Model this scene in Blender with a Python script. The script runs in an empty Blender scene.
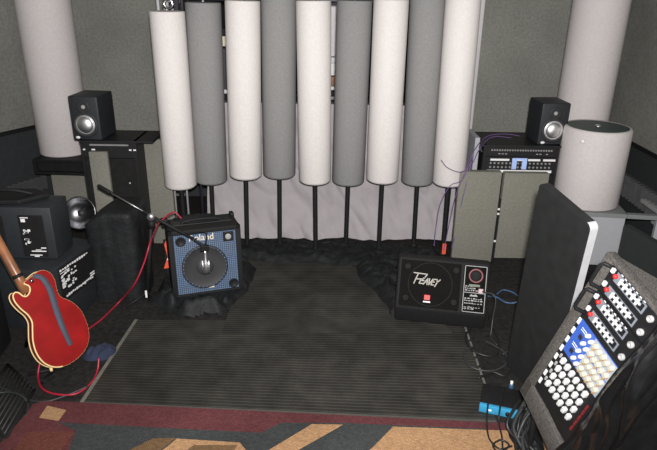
import bpy, bmesh, math, random
from mathutils import Vector, Matrix, noise, geometry

random.seed(7)
scn = bpy.context.scene
COL = scn.collection
PI = math.pi
R = math.radians

# ------------------------------------------------------------------ camera
CAMH = 1.6
FPX = 600.0
_p = math.asin(.377)
_r = math.radians(.835)
CF = Vector((0, math.cos(_p), -math.sin(_p)))
_U0 = Vector((0, math.sin(_p), math.cos(_p)))
_R0 = Vector((1, 0, 0))
CR = math.cos(_r) * _R0 + math.sin(_r) * _U0
CU = -math.sin(_r) * _R0 + math.cos(_r) * _U0
CC = Vector((0, 0, CAMH))
cam_d = bpy.data.cameras.new('camera')
cam_d.sensor_width = 36
cam_d.lens = 36 * FPX / 657
cam_d.clip_start = .02
cam = bpy.data.objects.new('camera', cam_d)
COL.objects.link(cam)
M3 = Matrix((CR, CU, -CF)).transposed()
cam.matrix_world = Matrix.Translation(CC) @ M3.to_4x4()
scn.camera = cam


def ray(x, y):
    return CF * FPX + CR * (x - 328.5) - CU * (y - 225)


def atz(x, y, z=0.0):          # point of the sight line at height z
    d = ray(x, y)
    return CC + d * ((z - CAMH) / d.z)


def aty(x, y, Y):              # point of the sight line at depth Y
    d = ray(x, y)
    return CC + d * (Y / d.y)


def atp(x, y, P, n):           # point of the sight line on a plane
    d = ray(x, y)
    return CC + d * ((P - CC).dot(n) / d.dot(n))


# --------------------------------------------------------------- materials
def mat(name, col, rough=.7, metal=0.0, var=.12, scale=30.0, bump=0.0, bscale=None, spec=.5, emit=0.0, detail=4.0, blot=0.0, coat=0.0):
    m = bpy.data.materials.new(name)
    m.use_nodes = True
    nt = m.node_tree
    b = nt.nodes['Principled BSDF']
    b.inputs['Roughness'].default_value = rough
    b.inputs['Metallic'].default_value = metal
    b.inputs['Specular IOR Level'].default_value = spec
    b.inputs['Coat Weight'].default_value = coat
    tc = nt.nodes.new('ShaderNodeTexCoord')
    n = nt.nodes.new('ShaderNodeTexNoise')
    n.inputs['Scale'].default_value = scale
    n.inputs['Detail'].default_value = detail
    nt.links.new(tc.outputs['Object'], n.inputs['Vector'])
    cr = nt.nodes.new('ShaderNodeValToRGB')
    cr.color_ramp.elements[0].position = .3
    cr.color_ramp.elements[1].position = .7
    lo = [max(0, c * (1 - var)) for c in col]
    hi = [min(1, c * (1 + var)) for c in col]
    cr.color_ramp.elements[0].color = (*lo, 1)
    cr.color_ramp.elements[1].color = (*hi, 1)
    nt.links.new(n.outputs['Fac'], cr.inputs['Fac'])
    out = cr.outputs['Color']
    if blot > 0:
        n2 = nt.nodes.new('ShaderNodeTexNoise')
        n2.inputs['Scale'].default_value = 2.2
        n2.inputs['Detail'].default_value = 5
        nt.links.new(tc.outputs['Object'], n2.inputs['Vector'])
        mr = nt.nodes.new('ShaderNodeMapRange')
        mr.inputs['From Min'].default_value = .3
        mr.inputs['From Max'].default_value = .7
        mr.inputs['To Min'].default_value = 1 - blot
        mr.inputs['To Max'].default_value = 1 + blot
        nt.links.new(n2.outputs['Fac'], mr.inputs['Value'])
        mx = nt.nodes.new('ShaderNodeVectorMath')
        mx.operation = 'SCALE'
        nt.links.new(out, mx.inputs[0])
        nt.links.new(mr.outputs['Result'], mx.inputs['Scale'])
        out = mx.outputs['Vector']
    nt.links.new(out, b.inputs['Base Color'])
    if bump > 0:
        nb = nt.nodes.new('ShaderNodeTexNoise')
        nb.inputs['Scale'].default_value = bscale or scale * 2
        nb.inputs['Detail'].default_value = 3
        nt.links.new(tc.outputs['Object'], nb.inputs['Vector'])
        bp = nt.nodes.new('ShaderNodeBump')
        bp.inputs['Strength'].default_value = bump
        bp.inputs['Distance'].default_value = .01
        nt.links.new(nb.outputs['Fac'], bp.inputs['Height'])
        nt.links.new(bp.outputs['Normal'], b.inputs['Normal'])
    if emit > 0:
        b.inputs['Emission Color'].default_value = (*col, 1)
        b.inputs['Emission Strength'].default_value = emit
    return m


def srgb(r, g, b):
    f = lambda c: ((c / 255 + .055) / 1.055) ** 2.4 if c > 10 else c / 255 / 12.92
    return (f(r), f(g), f(b))


def dotmat(name, base, dot, pitch, rough=.6, size=.34):
    """grille cloth: regular small dots in object x / z"""
    m = mat(name, base, rough, var=.1)
    nt = m.node_tree
    b = nt.nodes['Principled BSDF']
    src = b.inputs['Base Color'].links[0].from_socket
    tc = nt.nodes.new('ShaderNodeTexCoord')
    sc = nt.nodes.new('ShaderNodeVectorMath'); sc.operation = 'SCALE'
    sc.inputs['Scale'].default_value = 1 / pitch
    nt.links.new(tc.outputs['Object'], sc.inputs[0])
    fr = nt.nodes.new('ShaderNodeVectorMath'); fr.operation = 'FRACTION'
    nt.links.new(sc.outputs[0], fr.inputs[0])
    sb = nt.nodes.new('ShaderNodeVectorMath'); sb.operation = 'SUBTRACT'
    sb.inputs[1].default_value = (.5, .5, .5)
    nt.links.new(fr.outputs[0], sb.inputs[0])
    ml = nt.nodes.new('ShaderNodeVectorMath'); ml.operation = 'MULTIPLY'
    ml.inputs[1].default_value = (1, 0, 1)
    nt.links.new(sb.outputs[0], ml.inputs[0])
    ln = nt.nodes.new('ShaderNodeVectorMath'); ln.operation = 'LENGTH'
    nt.links.new(ml.outputs[0], ln.inputs[0])
    lt = nt.nodes.new('ShaderNodeMath'); lt.operation = 'LESS_THAN'
    lt.inputs[1].default_value = size
    nt.links.new(ln.outputs['Value'], lt.inputs[0])
    mx = nt.nodes.new('ShaderNodeMix'); mx.data_type = 'RGBA'
    nt.links.new(lt.outputs[0], mx.inputs[0])
    nt.links.new(src, mx.inputs[6])
    mx.inputs[7].default_value = (*dot, 1)
    nt.links.new(mx.outputs[2], b.inputs['Base Color'])
    return m


MT = {}
MT['wall'] = mat('wall_fabric', (.20, .20, .18), .95, var=.16, scale=60, bump=.25, bscale=300, blot=.14, spec=.1)
MT['wall_low'] = mat('dark_wainscot', (.028, .031, .033), .75, var=.1, spec=.3)
MT['floor'] = mat('dark_carpet', (.022, .021, .0195), .95, var=.35, scale=40, bump=.5, bscale=200, blot=.3, spec=.1)
MT['ceil'] = mat('ceiling_paint', (.3, .3, .28), .9)
MT['black'] = mat('black_plastic', (.010, .010, .011), .6, var=.15, spec=.22)
MT['blackmat'] = mat('black_matte', (.012, .012, .012), .85, var=.2, spec=.2)
MT['tolex'] = mat('black_tolex', (.010, .010, .0105), .7, var=.25, scale=150, bump=.35, bscale=260, spec=.25)
MT['white_fab'] = mat('white_tube_fabric', (.62, .59, .575), .95, var=.045, scale=90, bump=.12, bscale=420, spec=.1)
MT['grey_fab'] = mat('grey_tube_fabric', (.222, .22, .22), .95, var=.09, scale=130, bump=.15, bscale=420, spec=.1)
MT['trap_fab'] = mat('bass_trap_fabric', (.57, .535, .53), .95, var=.05, scale=70, bump=.15, bscale=300, spec=.1)
MT['curtain'] = mat('lilac_curtain_cloth', (.34, .315, .327), .9, var=.06, scale=12, bump=.1, bscale=60, spec=.15)
MT['drape'] = mat('black_velvet', (.010, .011, .012), .62, var=.3, scale=25, bump=.3, bscale=60, spec=.22)
MT['gobo'] = mat('gobo_fabric', (.185, .182, .155), .95, var=.13, scale=80, bump=.2, bscale=260, blot=.12, spec=.1)
MT['mat'] = mat('ribbed_rubber', (.024, .0225, .0195), .62, var=.3, scale=9, spec=.25, blot=.3)
MT['matedge'] = mat('mat_edge', (.13, .125, .105), .8, var=.2)
MT['chrome'] = mat('chrome', (.6, .6, .61), .22, 1.0, var=.05)
MT['dull'] = mat('dull_metal', (.5, .5, .5), .4, .9, var=.1)
MT['alu'] = mat('aluminium_edge', (.42, .425, .44), .5, 0.0, var=.06)
MT['board'] = mat('dark_board_top', (.017, .0175, .018), .6, var=.2, scale=20, spec=.4)
MT['rack'] = mat('rack_steel', (.010, .010, .011), .5, var=.2, spec=.4)
MT['label'] = mat('white_print', (.75, .75, .75), .6, var=.05)
MT['greyprint'] = mat('grey_print', (.3, .3, .3), .6, var=.1)
MT['cone'] = mat('dark_cone', (.02, .02, .021), .6, var=.1)
MT['silver'] = mat('silver_cone', (.9, .9, .91), .42, 1.0, var=.04)
MT['blue_grille'] = dotmat('blue_grille', (.085, .135, .22), (.010, .018, .04), .0105)
MT['cream'] = mat('cream_print', (.72, .66, .50), .6, var=.05)
MT['red'] = mat('red_badge', (.50, .022, .02), .5, var=.05)
MT['guitar'] = mat('cherry_lacquer', (.22, .006, .006), .32, var=.28, scale=8, spec=.3)
MT['rim'] = mat('dark_cherry_rim', (.20, .008, .01), .3, var=.1)
MT['binding'] = mat('cream_binding', (.72, .52, .25), .5, var=.05)
MT['maple'] = mat('neck_wood', (.24, .10, .045), .35, var=.25, scale=12)
MT['strap'] = mat('blue_grey_strap', (.05, .06, .085), .8, var=.15)
MT['bluecloth'] = mat('navy_cloth', (.016, .023, .050), .95, var=.25, bump=.3)
MT['redcable'] = mat('red_cable', (.33, .012, .03), .45, var=.1)
MT['greycable'] = mat('grey_cable', (.028, .031, .033), .5, var=.1)
MT['blackcable'] = mat('black_cable', (.012, .012, .012), .45, var=.1)
MT['bluecable'] = mat('blue_cable', (.035, .085, .17), .45, var=.1)
MT['purple'] = mat('purple_cable', (.13, .075, .20), .5, var=.1)
MT['orange'] = mat('orange_plastic', (.72, .09, .04), .6, var=.1)
MT['pedestal'] = mat('white_laminate', (.36, .365, .39), .6, var=.03)
MT['shelfgrey'] = mat('grey_laminate', (.20, .21, .215), .55, var=.05)
MT['darkcab'] = mat('charcoal_panel', (.022, .026, .026), .7, var=.1)
MT['foam'] = mat('black_foam', (.05, .05, .052), .95, var=.2)
MT['capgreen'] = mat('grey_green_cap', (.038, .060, .056), .6, var=.08)
MT['carpetgrey'] = mat('rack_carpet', (.085, .08, .074), .95, var=.35, scale=160, bump=.5, bscale=350, blot=.1, spec=.1)
MT['bluepanel'] = mat('blue_panel', (.035, .095, .40), .5, var=.06)
MT['slate'] = mat('slate_panel', (.17, .19, .22), .5, var=.08)
MT['whiteknob'] = mat('white_knob', (.55, .55, .56), .4, var=.04)
MT['creamknob'] = mat('cream_knob', (.44, .42, .34), .45, var=.06)
MT['yellowish'] = mat('pale_strip', (.30, .33, .37), .5, var=.05)
MT['bag'] = mat('black_plastic_film', (.006, .006, .0065), .33, var=.2, spec=.35, bump=.1, bscale=9)
MT['cyan'] = mat('bright_blue_metal', (.05, .36, .62), .35, .3, var=.06)
MT['amp_blueside'] = mat('blue_black_cabinet', (.014, .0175, .021), .6, var=.15)
MT['burg'] = mat('rug_burgundy', (.105, .036, .039), .98, var=.16, scale=70, bump=.6, bscale=260, blot=.18, spec=.05)
MT['rslate'] = mat('rug_slate', (.046, .050, .050), .98, var=.16, scale=70, bump=.6, bscale=260, blot=.2, spec=.05)
MT['rtan'] = mat('rug_tan', (.36, .215, .115), .98, var=.16, scale=70, bump=.6, bscale=260, blot=.12, spec=.05)
MT['rbrown'] = mat('rug_brown', (.155, .095, .05), .98, var=.16, scale=70, bump=.6, bscale=260, spec=.05)
MT['rrust'] = mat('rug_rust', (.135, .048, .036), .98, var=.16, scale=70, bump=.6, bscale=260, spec=.05)
MT['whiteframe'] = mat('window_paint', (.55, .53, .54), .5, var=.04)
MT['darkframe'] = mat('dark_frame', (.022, .020, .032), .5, var=.06)
MT['glass'] = mat('dark_glass', (.012, .012, .014), .08, var=.1, spec=.6)


# ----------------------------------------------------------------- helpers
def link(name, me_or_none, parent=None):
    o = bpy.data.objects.new(name, me_or_none)
    COL.objects.link(o)
    if parent is not None:
        o.parent = parent
    return o


def obj(name, bm, m, parent=None, smooth=False, angle=None):
    bmesh.ops.recalc_face_normals(bm, faces=bm.faces[:])
    me = bpy.data.meshes.new(name)
    bm.to_mesh(me)
    bm.free()
    for x in (m if isinstance(m, (list, tuple)) else [m]):
        me.materials.append(MT[x] if isinstance(x, str) else x)
    if smooth:
        me.polygons.foreach_set('use_smooth', [True] * len(me.polygons))
        if angle is not None:
            me.set_sharp_from_angle(angle=R(angle))
    return link(name, me, parent)


def T(o, label, cat, group=None, kind=None):
    o['label'] = label
    o['category'] = cat
    if group:
        o['group'] = group
    if kind:
        o['kind'] = kind
    return o


def thing(name, loc, rz, label, cat, group=None):
    o = link(name, None)
    o.location = loc
    o.rotation_euler = (0, 0, rz)
    o.empty_display_size = .05
    return T(o, label, cat, group)


def struct(o):
    o['kind'] = 'structure'
    return o


def NB():
    return bmesh.new()


def box(bm, x0, x1, y0, y1, z0, z1, bev=0.0, seg=2, mi=0, mtx=None):
    t = bmesh.new()
    bmesh.ops.create_cube(t, size=1)
    for v in t.verts:
        v.co = Vector(((x0 + x1) / 2 + v.co.x * (x1 - x0), (y0 + y1) / 2 + v.co.y * (y1 - y0), (z0 + z1) / 2 + v.co.z * (z1 - z0)))
    if bev > 0:
        bmesh.ops.bevel(t, geom=t.edges[:], offset=bev, segments=seg, profile=.5, affect='EDGES')
    merge(bm, t, mtx, mi)


def merge(bm, t, mtx=None, mi=0):
    vm = {}
    for v in t.verts:
        vm[v] = bm.verts.new(mtx @ v.co if mtx is not None else v.co)
    for f in t.faces:
        try:
            nf = bm.faces.new([vm[v] for v in f.verts])
            nf.material_index = mi
        except ValueError:
            pass
    t.free()


def merge_keep(bm, t):
    vm = {v: bm.verts.new(v.co) for v in t.verts}
    for f in t.faces:
        bm.faces.new([vm[v] for v in f.verts]).material_index = f.material_index
    t.free()


def lathe(bm, prof, seg=32, mtx=None, mi=0, a0=0.0):
    """profile [(r, z)...] turned about local z; r = 0 ends close"""
    t = bmesh.new()
    rings = []
    for r_, z_ in prof:
        if r_ < 1e-6:
            rings.append([t.verts.new((0, 0, z_))])
        else:
            rings.append([t.verts.new((r_ * math.cos(a0 + 2 * PI * k / seg), r_ * math.sin(a0 + 2 * PI * k / seg), z_)) for k in range(seg)])
    for a, b in zip(rings, rings[1:]):
        for k in range(seg):
            k2 = (k + 1) % seg
            if len(a) == 1 and len(b) == 1:
                continue
            if len(a) == 1:
                t.faces.new((a[0], b[k], b[k2]))
            elif len(b) == 1:
                t.faces.new((a[k], b[0], a[k2]))
            else:
                t.faces.new((a[k], b[k], b[k2], a[k2]))
    merge(bm, t, mtx, mi)


def spline(pts, n=8):
    pts = [Vector(p) for p in pts]
    if len(pts) < 3:
        return pts
    out = []
    P = [pts[0] * 2 - pts[1]] + pts + [pts[-1] * 2 - pts[-2]]
    for i in range(1, len(P) - 2):
        a, b, c, d = P[i - 1], P[i], P[i + 1], P[i + 2]
        for k in range(n):
            t = k / n
            out.append(.5 * ((2 * b) + (c - a) * t + (2 * a - 5 * b + 4 * c - d) * t * t + (3 * b - 3 * c + d - a) * t ** 3))
    out.append(pts[-1])
    return out


def tube(bm, pts, r, seg=8, mi=0, mtx=None):
    pts = [Vector(p) for p in pts]
    t = bmesh.new()
    rings = []
    up = Vector((0, 0, 1))
    prev = None
    for i, p in enumerate(pts):
        d = (pts[min(i + 1, len(pts) - 1)] - pts[max(i - 1, 0)]).normalized()
        if prev is None:
            a = d.cross(up)
            if a.length < .05:
                a = d.cross(Vector((1, 0, 0)))
            a.normalize()
        else:
            a = (prev - d * prev.dot(d)).normalized()
        prev = a
        b = d.cross(a)
        rr = r[i] if isinstance(r, (list, tuple)) else r
        rings.append([t.verts.new(p + (a * math.cos(2 * PI * k / seg) + b * math.sin(2 * PI * k / seg)) * rr) for k in range(seg)])
    for a, b in zip(rings, rings[1:]):
        for k in range(seg):
            k2 = (k + 1) % seg
            t.faces.new((a[k], a[k2], b[k2], b[k]))
    t.faces.new(rings[0][::-1])
    t.faces.new(rings[-1])
    merge(bm, t, mtx, mi)


def prism(bm, poly, h0, h1, mtx=None, mi=0, bev=0.0):
    """2D polygon (x, y) extruded in z from h0 to h1"""
    t = bmesh.new()
    lo = [t.verts.new((x, y, h0)) for x, y in poly]
    hi = [t.verts.new((x, y, h1)) for x, y in poly]
    n = len(poly)
    t.faces.new(lo[::-1])
    t.faces.new(hi)
    for k in range(n):
        t.faces.new((lo[k], lo[(k + 1) % n], hi[(k + 1) % n], hi[k]))
    if bev > 0:
        bmesh.ops.recalc_face_normals(t, faces=t.faces[:])
        bmesh.ops.bevel(t, geom=t.edges[:], offset=bev, segments=2, profile=.5, affect='EDGES')
    merge(bm, t, mtx, mi)


def grid(bm, nx, ny, fn, mi=0):
    vs = [[bm.verts.new(fn(i / nx, j / ny)) for j in range(ny + 1)] for i in range(nx + 1)]
    for i in range(nx):
        for j in range(ny):
            f = bm.faces.new((vs[i][j], vs[i + 1][j], vs[i + 1][j + 1], vs[i][j + 1]))
            f.material_index = mi
    return vs


def frame_mtx(o, ex, ey, ez):
    m = Matrix((ex, ey, ez)).transposed().to_4x4()
    m.translation = o
    return m


def text(name, body, size, m, parent, mtx, depth=.001, xs=1.0):
    c = bpy.data.curves.new(name, 'FONT')
    c.body = body
    c.size = size
    c.align_x = 'CENTER'
    c.align_y = 'CENTER'
    c.extrude = depth
    t = bpy.data.objects.new(name, c)
    COL.objects.link(t)
    bpy.context.view_layer.update()
    me = bpy.data.meshes.new_from_object(t)
    COL.objects.unlink(t)
    bpy.data.objects.remove(t)
    me.transform(mtx @ Matrix.Diagonal((xs, 1, 1, 1)))
    me.materials.clear()
    me.materials.append(MT[m])
    return link(name, me, parent)


FRONT = Matrix(((1, 0, 0, 0), (0, 0, -1, 0), (0, 1, 0, 0), (0, 0, 0, 1)))   # local xy plane -> xz plane facing -y


def front(x, y, z):
    return Matrix.Translation((x, y, z)) @ FRONT


def cpy(o, parent=None):
    c = o.copy()
    COL.objects.link(c)
    if parent is not None:
        c.parent = parent
    for ch in list(o.children):
        cpy(ch, c)
    return c


def nz(x, y, z=0.0):
    return noise.noise(Vector((x, y, z)))


def cable(name, pts, r, m, label, cat='cable', n=8, group=None):
    bm = NB()
    tube(bm, spline(pts, n), r, 8)
    return T(obj(name, bm, m, None, True), label, cat, group)


# ------------------------------------------------------------------- shell
YB = 4.5
ZC = 2.5
XR = 2.06
LC = Vector((-1.93, YB, 0))                     # corner of left wall and back wall
LD = Vector((-math.sin(R(27)), -math.cos(R(27)), 0))
LN = Vector((math.cos(R(27)), -math.sin(R(27)), 0))   # into the room
LE = LC + LD * 5.2

bm = NB()
prism(bm, [(LE.x - .4, LE.y - .2), (XR + .1, LE.y - .2), (XR + .1, YB + .9), (LC.x - .4, YB + .9)], -.05, 0)
struct(obj('floor', bm, 'floor'))
bm = NB()
prism(bm, [(LE.x - .4, LE.y - .2), (XR + .1, LE.y - .2), (XR + .1, YB + .9), (LC.x - .4, YB + .9)], ZC, ZC + .05)
struct(obj('ceiling', bm, 'ceil'))
OX0, OX1, OZ = -1.13, 1.06, .78
bm = NB()
box(bm, LC.x - .15, OX0, YB, YB + .1, 0, ZC)
struct(obj('wall_back_left', bm, 'wall'))
bm = NB()
box(bm, OX1, XR + .1, YB, YB + .1, 0, ZC)
struct(obj('wall_back_right', bm, 'wall'))
bm = NB()
box(bm, OX0, OX1, YB, YB + .1, 0, OZ)
struct(obj('wall_back_lower', bm, 'wall_low'))
bm = NB()
box(bm, XR, XR + .1, LE.y, YB, .62, ZC)
struct(obj('wall_right', bm, 'wall'))

# right wainscot and trim
pr = atx = None
d_ = ray(644, 149.5)
RZ = (CC + d_ * (XR / d_.x)).z
bpy.data.objects['wall_right'].data.transform(Matrix.Identity(4))
for v in bpy.data.objects['wall_right'].data.vertices:
    if v.co.z < 1.0:
        v.co.z = RZ
bm = NB()
box(bm, XR, XR + .1, LE.y, YB, 0, RZ)
struct(obj('wall_right_lower', bm, 'wall_low'))
bm = NB()
box(bm, XR - .012, XR + .02, LE.y, YB, RZ - .012, RZ + .012)
struct(obj('trim_1', bm, 'black'))
# left wall
LM = frame_mtx(LC, LD, LN, Vector((0, 0, 1)))
q = atp(16, 131, LC, LN)
LZ = q.z
bm = NB()
box(bm, -.2, 5.2, -.1, 0, LZ, ZC, mtx=LM)
struct(obj('wall_left', bm, 'wall'))
bm = NB()
box(bm, -.2, 5.2, -.1, 0, 0, LZ, mtx=LM)
struct(obj('wall_left_lower', bm, 'wall_low'))
bm = NB()
box(bm, -.0, 5.2, -.02, .014, LZ - .012, LZ + .014, mtx=LM)
struct(obj('trim_2', bm, 'black'))

# window behind the tubes
win = link('window_1', None)
struct(win)
bm = NB()
box(bm, OX0, OX1, YB + .06, YB + .07, OZ, ZC)
struct(obj('pane', bm, 'glass', win))
for nm, a in (('window_frame', (OX1 - .05, OX1 + .012, YB - .03, YB + .06, 0.3, ZC)),):
    bm = NB()
    box(bm, *a, bev=.004)
    struct(obj(nm, bm, 'whiteframe', win))
p = aty(333.5, 40, YB)
bm = NB()
box(bm, p.x - .03, p.x + .03, YB - .03, YB + .05, aty(333, 56, YB).z, ZC, bev=.004)
struct(obj('mullion', bm, 'whiteframe', win))
bm = NB()
box(bm, OX0, OX1 - .06, YB - .10, YB + .05, OZ - .03, OZ, bev=.004)
struct(obj('window_sill', bm, 'darkframe', win))
bm = NB()
box(bm, OX0, OX0 + .05, YB - .02, YB + .06, OZ, ZC, bev=.004)
struct(obj('window_frame', bm, 'darkframe', win))

# things on the window sill seen through the gaps
zs = OZ
def sill_shelf(px, py0, py1, name, m, label, cat, w=.05, mi=None):
    a = aty(px, py0, YB - .04); b = aty(px, py1, YB - .04)
    bm = NB(); box(bm, a.x - w / 2, a.x + w / 2, YB - .075, YB - .015, b.z, a.z, bev=.006)
    return T(obj(name, bm, m), label, cat)

# tall narrow bookcase-like stack in the left gap
def sill_stack(px, parts, w, label, cat, name='sill_equipment'):
    base = aty(px, 112, YB - .05)
    root = thing(name, (base.x, YB - .05, OZ), 0, label, cat)
    for (nm, y0, y1, m, ww) in parts:
        a = aty(px, y0, YB - .05).z - OZ; b = aty(px, y1, YB - .05).z - OZ
        bm = NB(); box(bm, -ww / 2, ww / 2, -.03, .03, max(b, 0), a, bev=.004)
        obj(nm, bm, m, root)
    return root

sill_stack(228.5, [('lower_case', 93, 130, 'black', .10), ('white_band', 89, 93, 'label', .09), ('mid_case', 48, 89, 'greycable', .085), ('cream_box', 36, 46, 'cream', .045), ('neck', 46, 48, 'black', .02), ('cap', 28, 36, 'black', .05)], .1,  # the cream part is a plain box added on the stack
           'dark equipment tower with a cream box, seen between the second and third tubes', 'equipment')
sill_stack(333.5, [('lower_case', 99, 130, 'black', .10), ('grey_band', 96, 99, 'greyprint', .09), ('mid_case', 90, 96, 'black', .1), ('white_band', 86, 89.5, 'label', .09), ('wooden_box', 76, 86, 'maple', .09), ('white_block', 63, 75, 'label', .06), ('top_block', 57, 63, 'whiteknob', .05)], .1,  # plain blocks put in for the pale and dark marks in this gap
           'small stacked boxes topped by a white block, seen between the middle and sixth tubes', 'equipment')

# chrome rods and pulley ring at the top of the left tube
rods = thing('curtain_hardware', (aty(163, 5, 3.62).x, 3.62, 0), 0, 'chrome rods with a round pulley ring above the leftmost white tube', 'hardware')
bx_ = aty(163, 5, 3.62).x
for px, m, rr in ((158, 'alu', .009), (166, 'pedestal', .016), (172, 'alu', .007)):
    x = aty(px, 5, 3.62).x - bx_
    bm = NB(); tube(bm, [(x, 0, 0), (x, 0, 1.9)], rr, 10)
    obj('rod', bm, m, rods, True)
p = aty(167, 4, 3.60)
bm = NB()
lathe(bm, [(.018, -.006), (.030, -.006), (.034, 0), (.030, .006), (.018, .006), (.014, 0), (.018, -.006)], 24, Matrix.Translation((p.x - bx_ + .008, -.025, p.z)) @ FRONT)
obj('pulley_ring', bm, 'chrome', rods, True)
bm = NB()
box(bm, -.09, .09, -.09, .09, 0, .015, bev=.004)
obj('base', bm, 'black', rods)

# dark rail above tube tops
p0, p1 = aty(186, 0, 3.62), aty(470, -3, 3.62)
bm = NB()
tube(bm, [(p0.x, 3.62, p0.z + .008), (p1.x, 3.62, p0.z + .008)], .012, 10)
rail = thing('support_rail', (0, 3.62, 0), 0, 'dark horizontal rail running behind the tops of the tubes', 'rail')
o = obj('rail_bar', bm, 'darkframe', rail, True)
o.data.transform(Matrix.Translation((0, -3.62, 0)))
for x in (p0.x + .01, p1.x - .01):
    bm = NB(); tube(bm, [(x, 0, 0), (x, 0, p0.z)], .008, 8)
    obj('upright', bm, 'darkframe', rail, True)

# ----------------------------------------------------------- curtain
def curtain_pt(a, b):
    x = -.80 + a * 1.63
    z = .015 + b * .86
    y = 3.80 + .018 * math.sin(x * 13 + 2 * nz(x * 1.5, z * .8)) * (.6 + .4 * math.sin(3 * x + 1))
    y -= .165 * (1 - b) ** 1.7
    # hanging swags: ridges running diagonally
    s = nz(x * 3.2 + z * 2.2, z * 2.2 - x * .6, 3.1)
    y += .03 * s + .026 * (1 - abs(nz(x * 7 + z * 5, z * 3.5, 8))) ** 3
    y = max(y, 3.605)
    y += .016 * nz(x * 16 + z * 6, z * 6, 5)
    return Vector((x, y, z))
bm = NB()
grid(bm, 190, 60, curtain_pt)
T(obj('curtain', bm, 'curtain', None, True), 'wrinkled pale lilac cloth curtain hanging behind the black tube poles', 'curtain')

# ------------------------------------------------------------ tubes
TY = 3.45
TR = .0965
tubes = [(150, 184, 12, 166, 197, 190), (185, 221, 3, 196, 227, 185), (225, 260, 1, 231, 261, 180), (261, 296, -8, 263, 296, 179), (296, 331, 1, 299, 331, 185), (336.6, 372.7, 1, 331, 365, 186), (372.7, 410, 0, 366, 398, 184), (410, 446, -2, 400, 434, 186), (446, 481, -3, 432, 464, 187)]
ordn = ['leftmost', 'second', 'third', 'fourth', 'middle', 'sixth', 'seventh', 'eighth', 'rightmost']
lab = ['pale acoustic tube set lowest, at the left end of the row of nine',
       'dark grey acoustic tube, second from the left end of the row',
       'pale acoustic tube, third from the left end, between two grey tubes',
       'dark grey acoustic tube, fourth from the left end, reaching highest',
       'pale acoustic tube in the very middle of the row of nine',
       'dark grey acoustic tube just right of the middle pale tube',
       'pale acoustic tube, third from the right end of the row',
       'dark grey acoustic tube, second from the right end of the row',
       'pale acoustic tube at the right end of the row, with cables beside it']
for i, t in enumerate(tubes):
    yy = TY + (.07 if i % 2 else 0)
    TR = .0985 if i % 2 else .0955
    a = aty((t[0] + t[1]) / 2, t[2], yy - TR)
    b = aty((t[3] + t[4]) / 2, t[5], yy - TR)
    at_ = aty((t[0] + t[1]) / 2, t[2], yy); bt_ = aty((t[3] + t[4]) / 2, t[5], yy)
    z0, z1 = b.z, a.z
    th_ = (at_.x - bt_.x) / (z1 - z0)
    x = bt_.x - th_ * z0
    root = thing('acoustic_tube', (x, yy, 0), 0, lab[i], 'acoustic tube', 'row of acoustic tubes on poles')
    root.rotation_euler = (0, math.atan(th_), 0)
    bm = NB()
    prof = [(TR - .012, z0 - .004), (TR - .004, z0), (TR, z0 + .006), (TR, (z0 + z1) / 2), (TR, z1 - .004), (TR - .004, z1), (TR - .012, z1 + .001)]
    lathe(bm, prof, 48)
    obj('fabric_sleeve', bm, 'grey_fab' if i % 2 else 'white_fab', root, True)
    for nm, z in (('top_cap', z1 - .003), ('bottom_cap', z0 - .001)):
        bm = NB()
        lathe(bm, [(0, z - .004), (TR - .010, z - .004), (TR - .010, z + .003), (0, z + .003)], 32)
        obj(nm, bm, 'grey_fab' if i % 2 else 'trap_fab', root, True, 30)
    bm = NB()
    lathe(bm, [(0, z1), (.008, z1), (.008, z1 + .012), (0, z1 + .014)], 12)
    obj('top_screw', bm, 'dull', root, True)
    bm = NB()
    lathe(bm, [(0, .01), (.0145, .01), (.0145, z0 + .01), (0, z0 + .01)], 16)
    obj('pole', bm, 'black', root, True, 30)
    bm = NB()
    lathe(bm, [(0, 0), (.078, 0), (.078, .008), (.03, .016), (.02, .05), (0, .05)], 28)
    obj('base', bm, 'black', root, True, 30)

# ---------------------------------------------------------- bass traps
def big_trap(cx, cy, z0, z1, r, label, cap, name='bass_trap'):
    root = thing(name, (cx, cy, z0), 0, label, 'bass trap')
    h = z1 - z0
    bm = NB()
    lathe(bm, [(r - .02, .0), (r - .006, 0), (r, .01), (r, h / 2), (r, h - .012), (r - .008, h), (r - .02, h)], 64)
    obj('fabric_sleeve', bm, 'trap_fab', root, True)
    bm = NB()
    lathe(bm, [(0, h - .003), (r - .018, h - .003), (r - .018, h - .012), (0, h - .012)], 48)
    obj('top_cap', bm, cap, root, True, 30)
    bm = NB()
    lathe(bm, [(0, 0.002), (r - .018, 0.002), (r - .018, .012), (0, .012)], 48)
    obj('bottom_cap', bm, 'black', root, True, 30)
    return root

# left column
LTY = 4.08
pl = aty(16, 0, LTY); prr = aty(69.5, 0, LTY)
lr = (prr.x - pl.x) / 2 * .985
lx = (pl.x + prr.x) / 2
plb = aty(62, 158, LTY - lr)
big_trap(lx - .0, LTY, plb.z, 2.05, lr, 'tall pale bass trap column in the left corner, standing on a black shelf', 'capgreen')
tri = [(lx - lr + .025, LTY - lr - .04), (lx + lr + .08, LTY - lr - .06), (lx + lr + .08, LTY + lr), (lx - lr + .06, LTY + lr)]
sh = thing('corner_shelf', (lx, LTY, 0), 0, 'low black corner shelf on a grey pedestal under the left bass trap column', 'shelf')
zt = plb.z - .001
for nm, za, zb in (('top_board', zt - .018, zt), ('bottom_board', zt - .105, zt - .085)):
    bm = NB(); prism(bm, [(x - lx, y - LTY) for x, y in tri], za, zb, bev=.003)
    obj(nm, bm, 'black', sh)
bm = NB(); prism(bm, [((x - lx) * .9, (y - LTY) * .86) for x, y in tri], zt - .087, zt - .016)
obj('dark_inset', bm, 'rack', sh)
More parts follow.
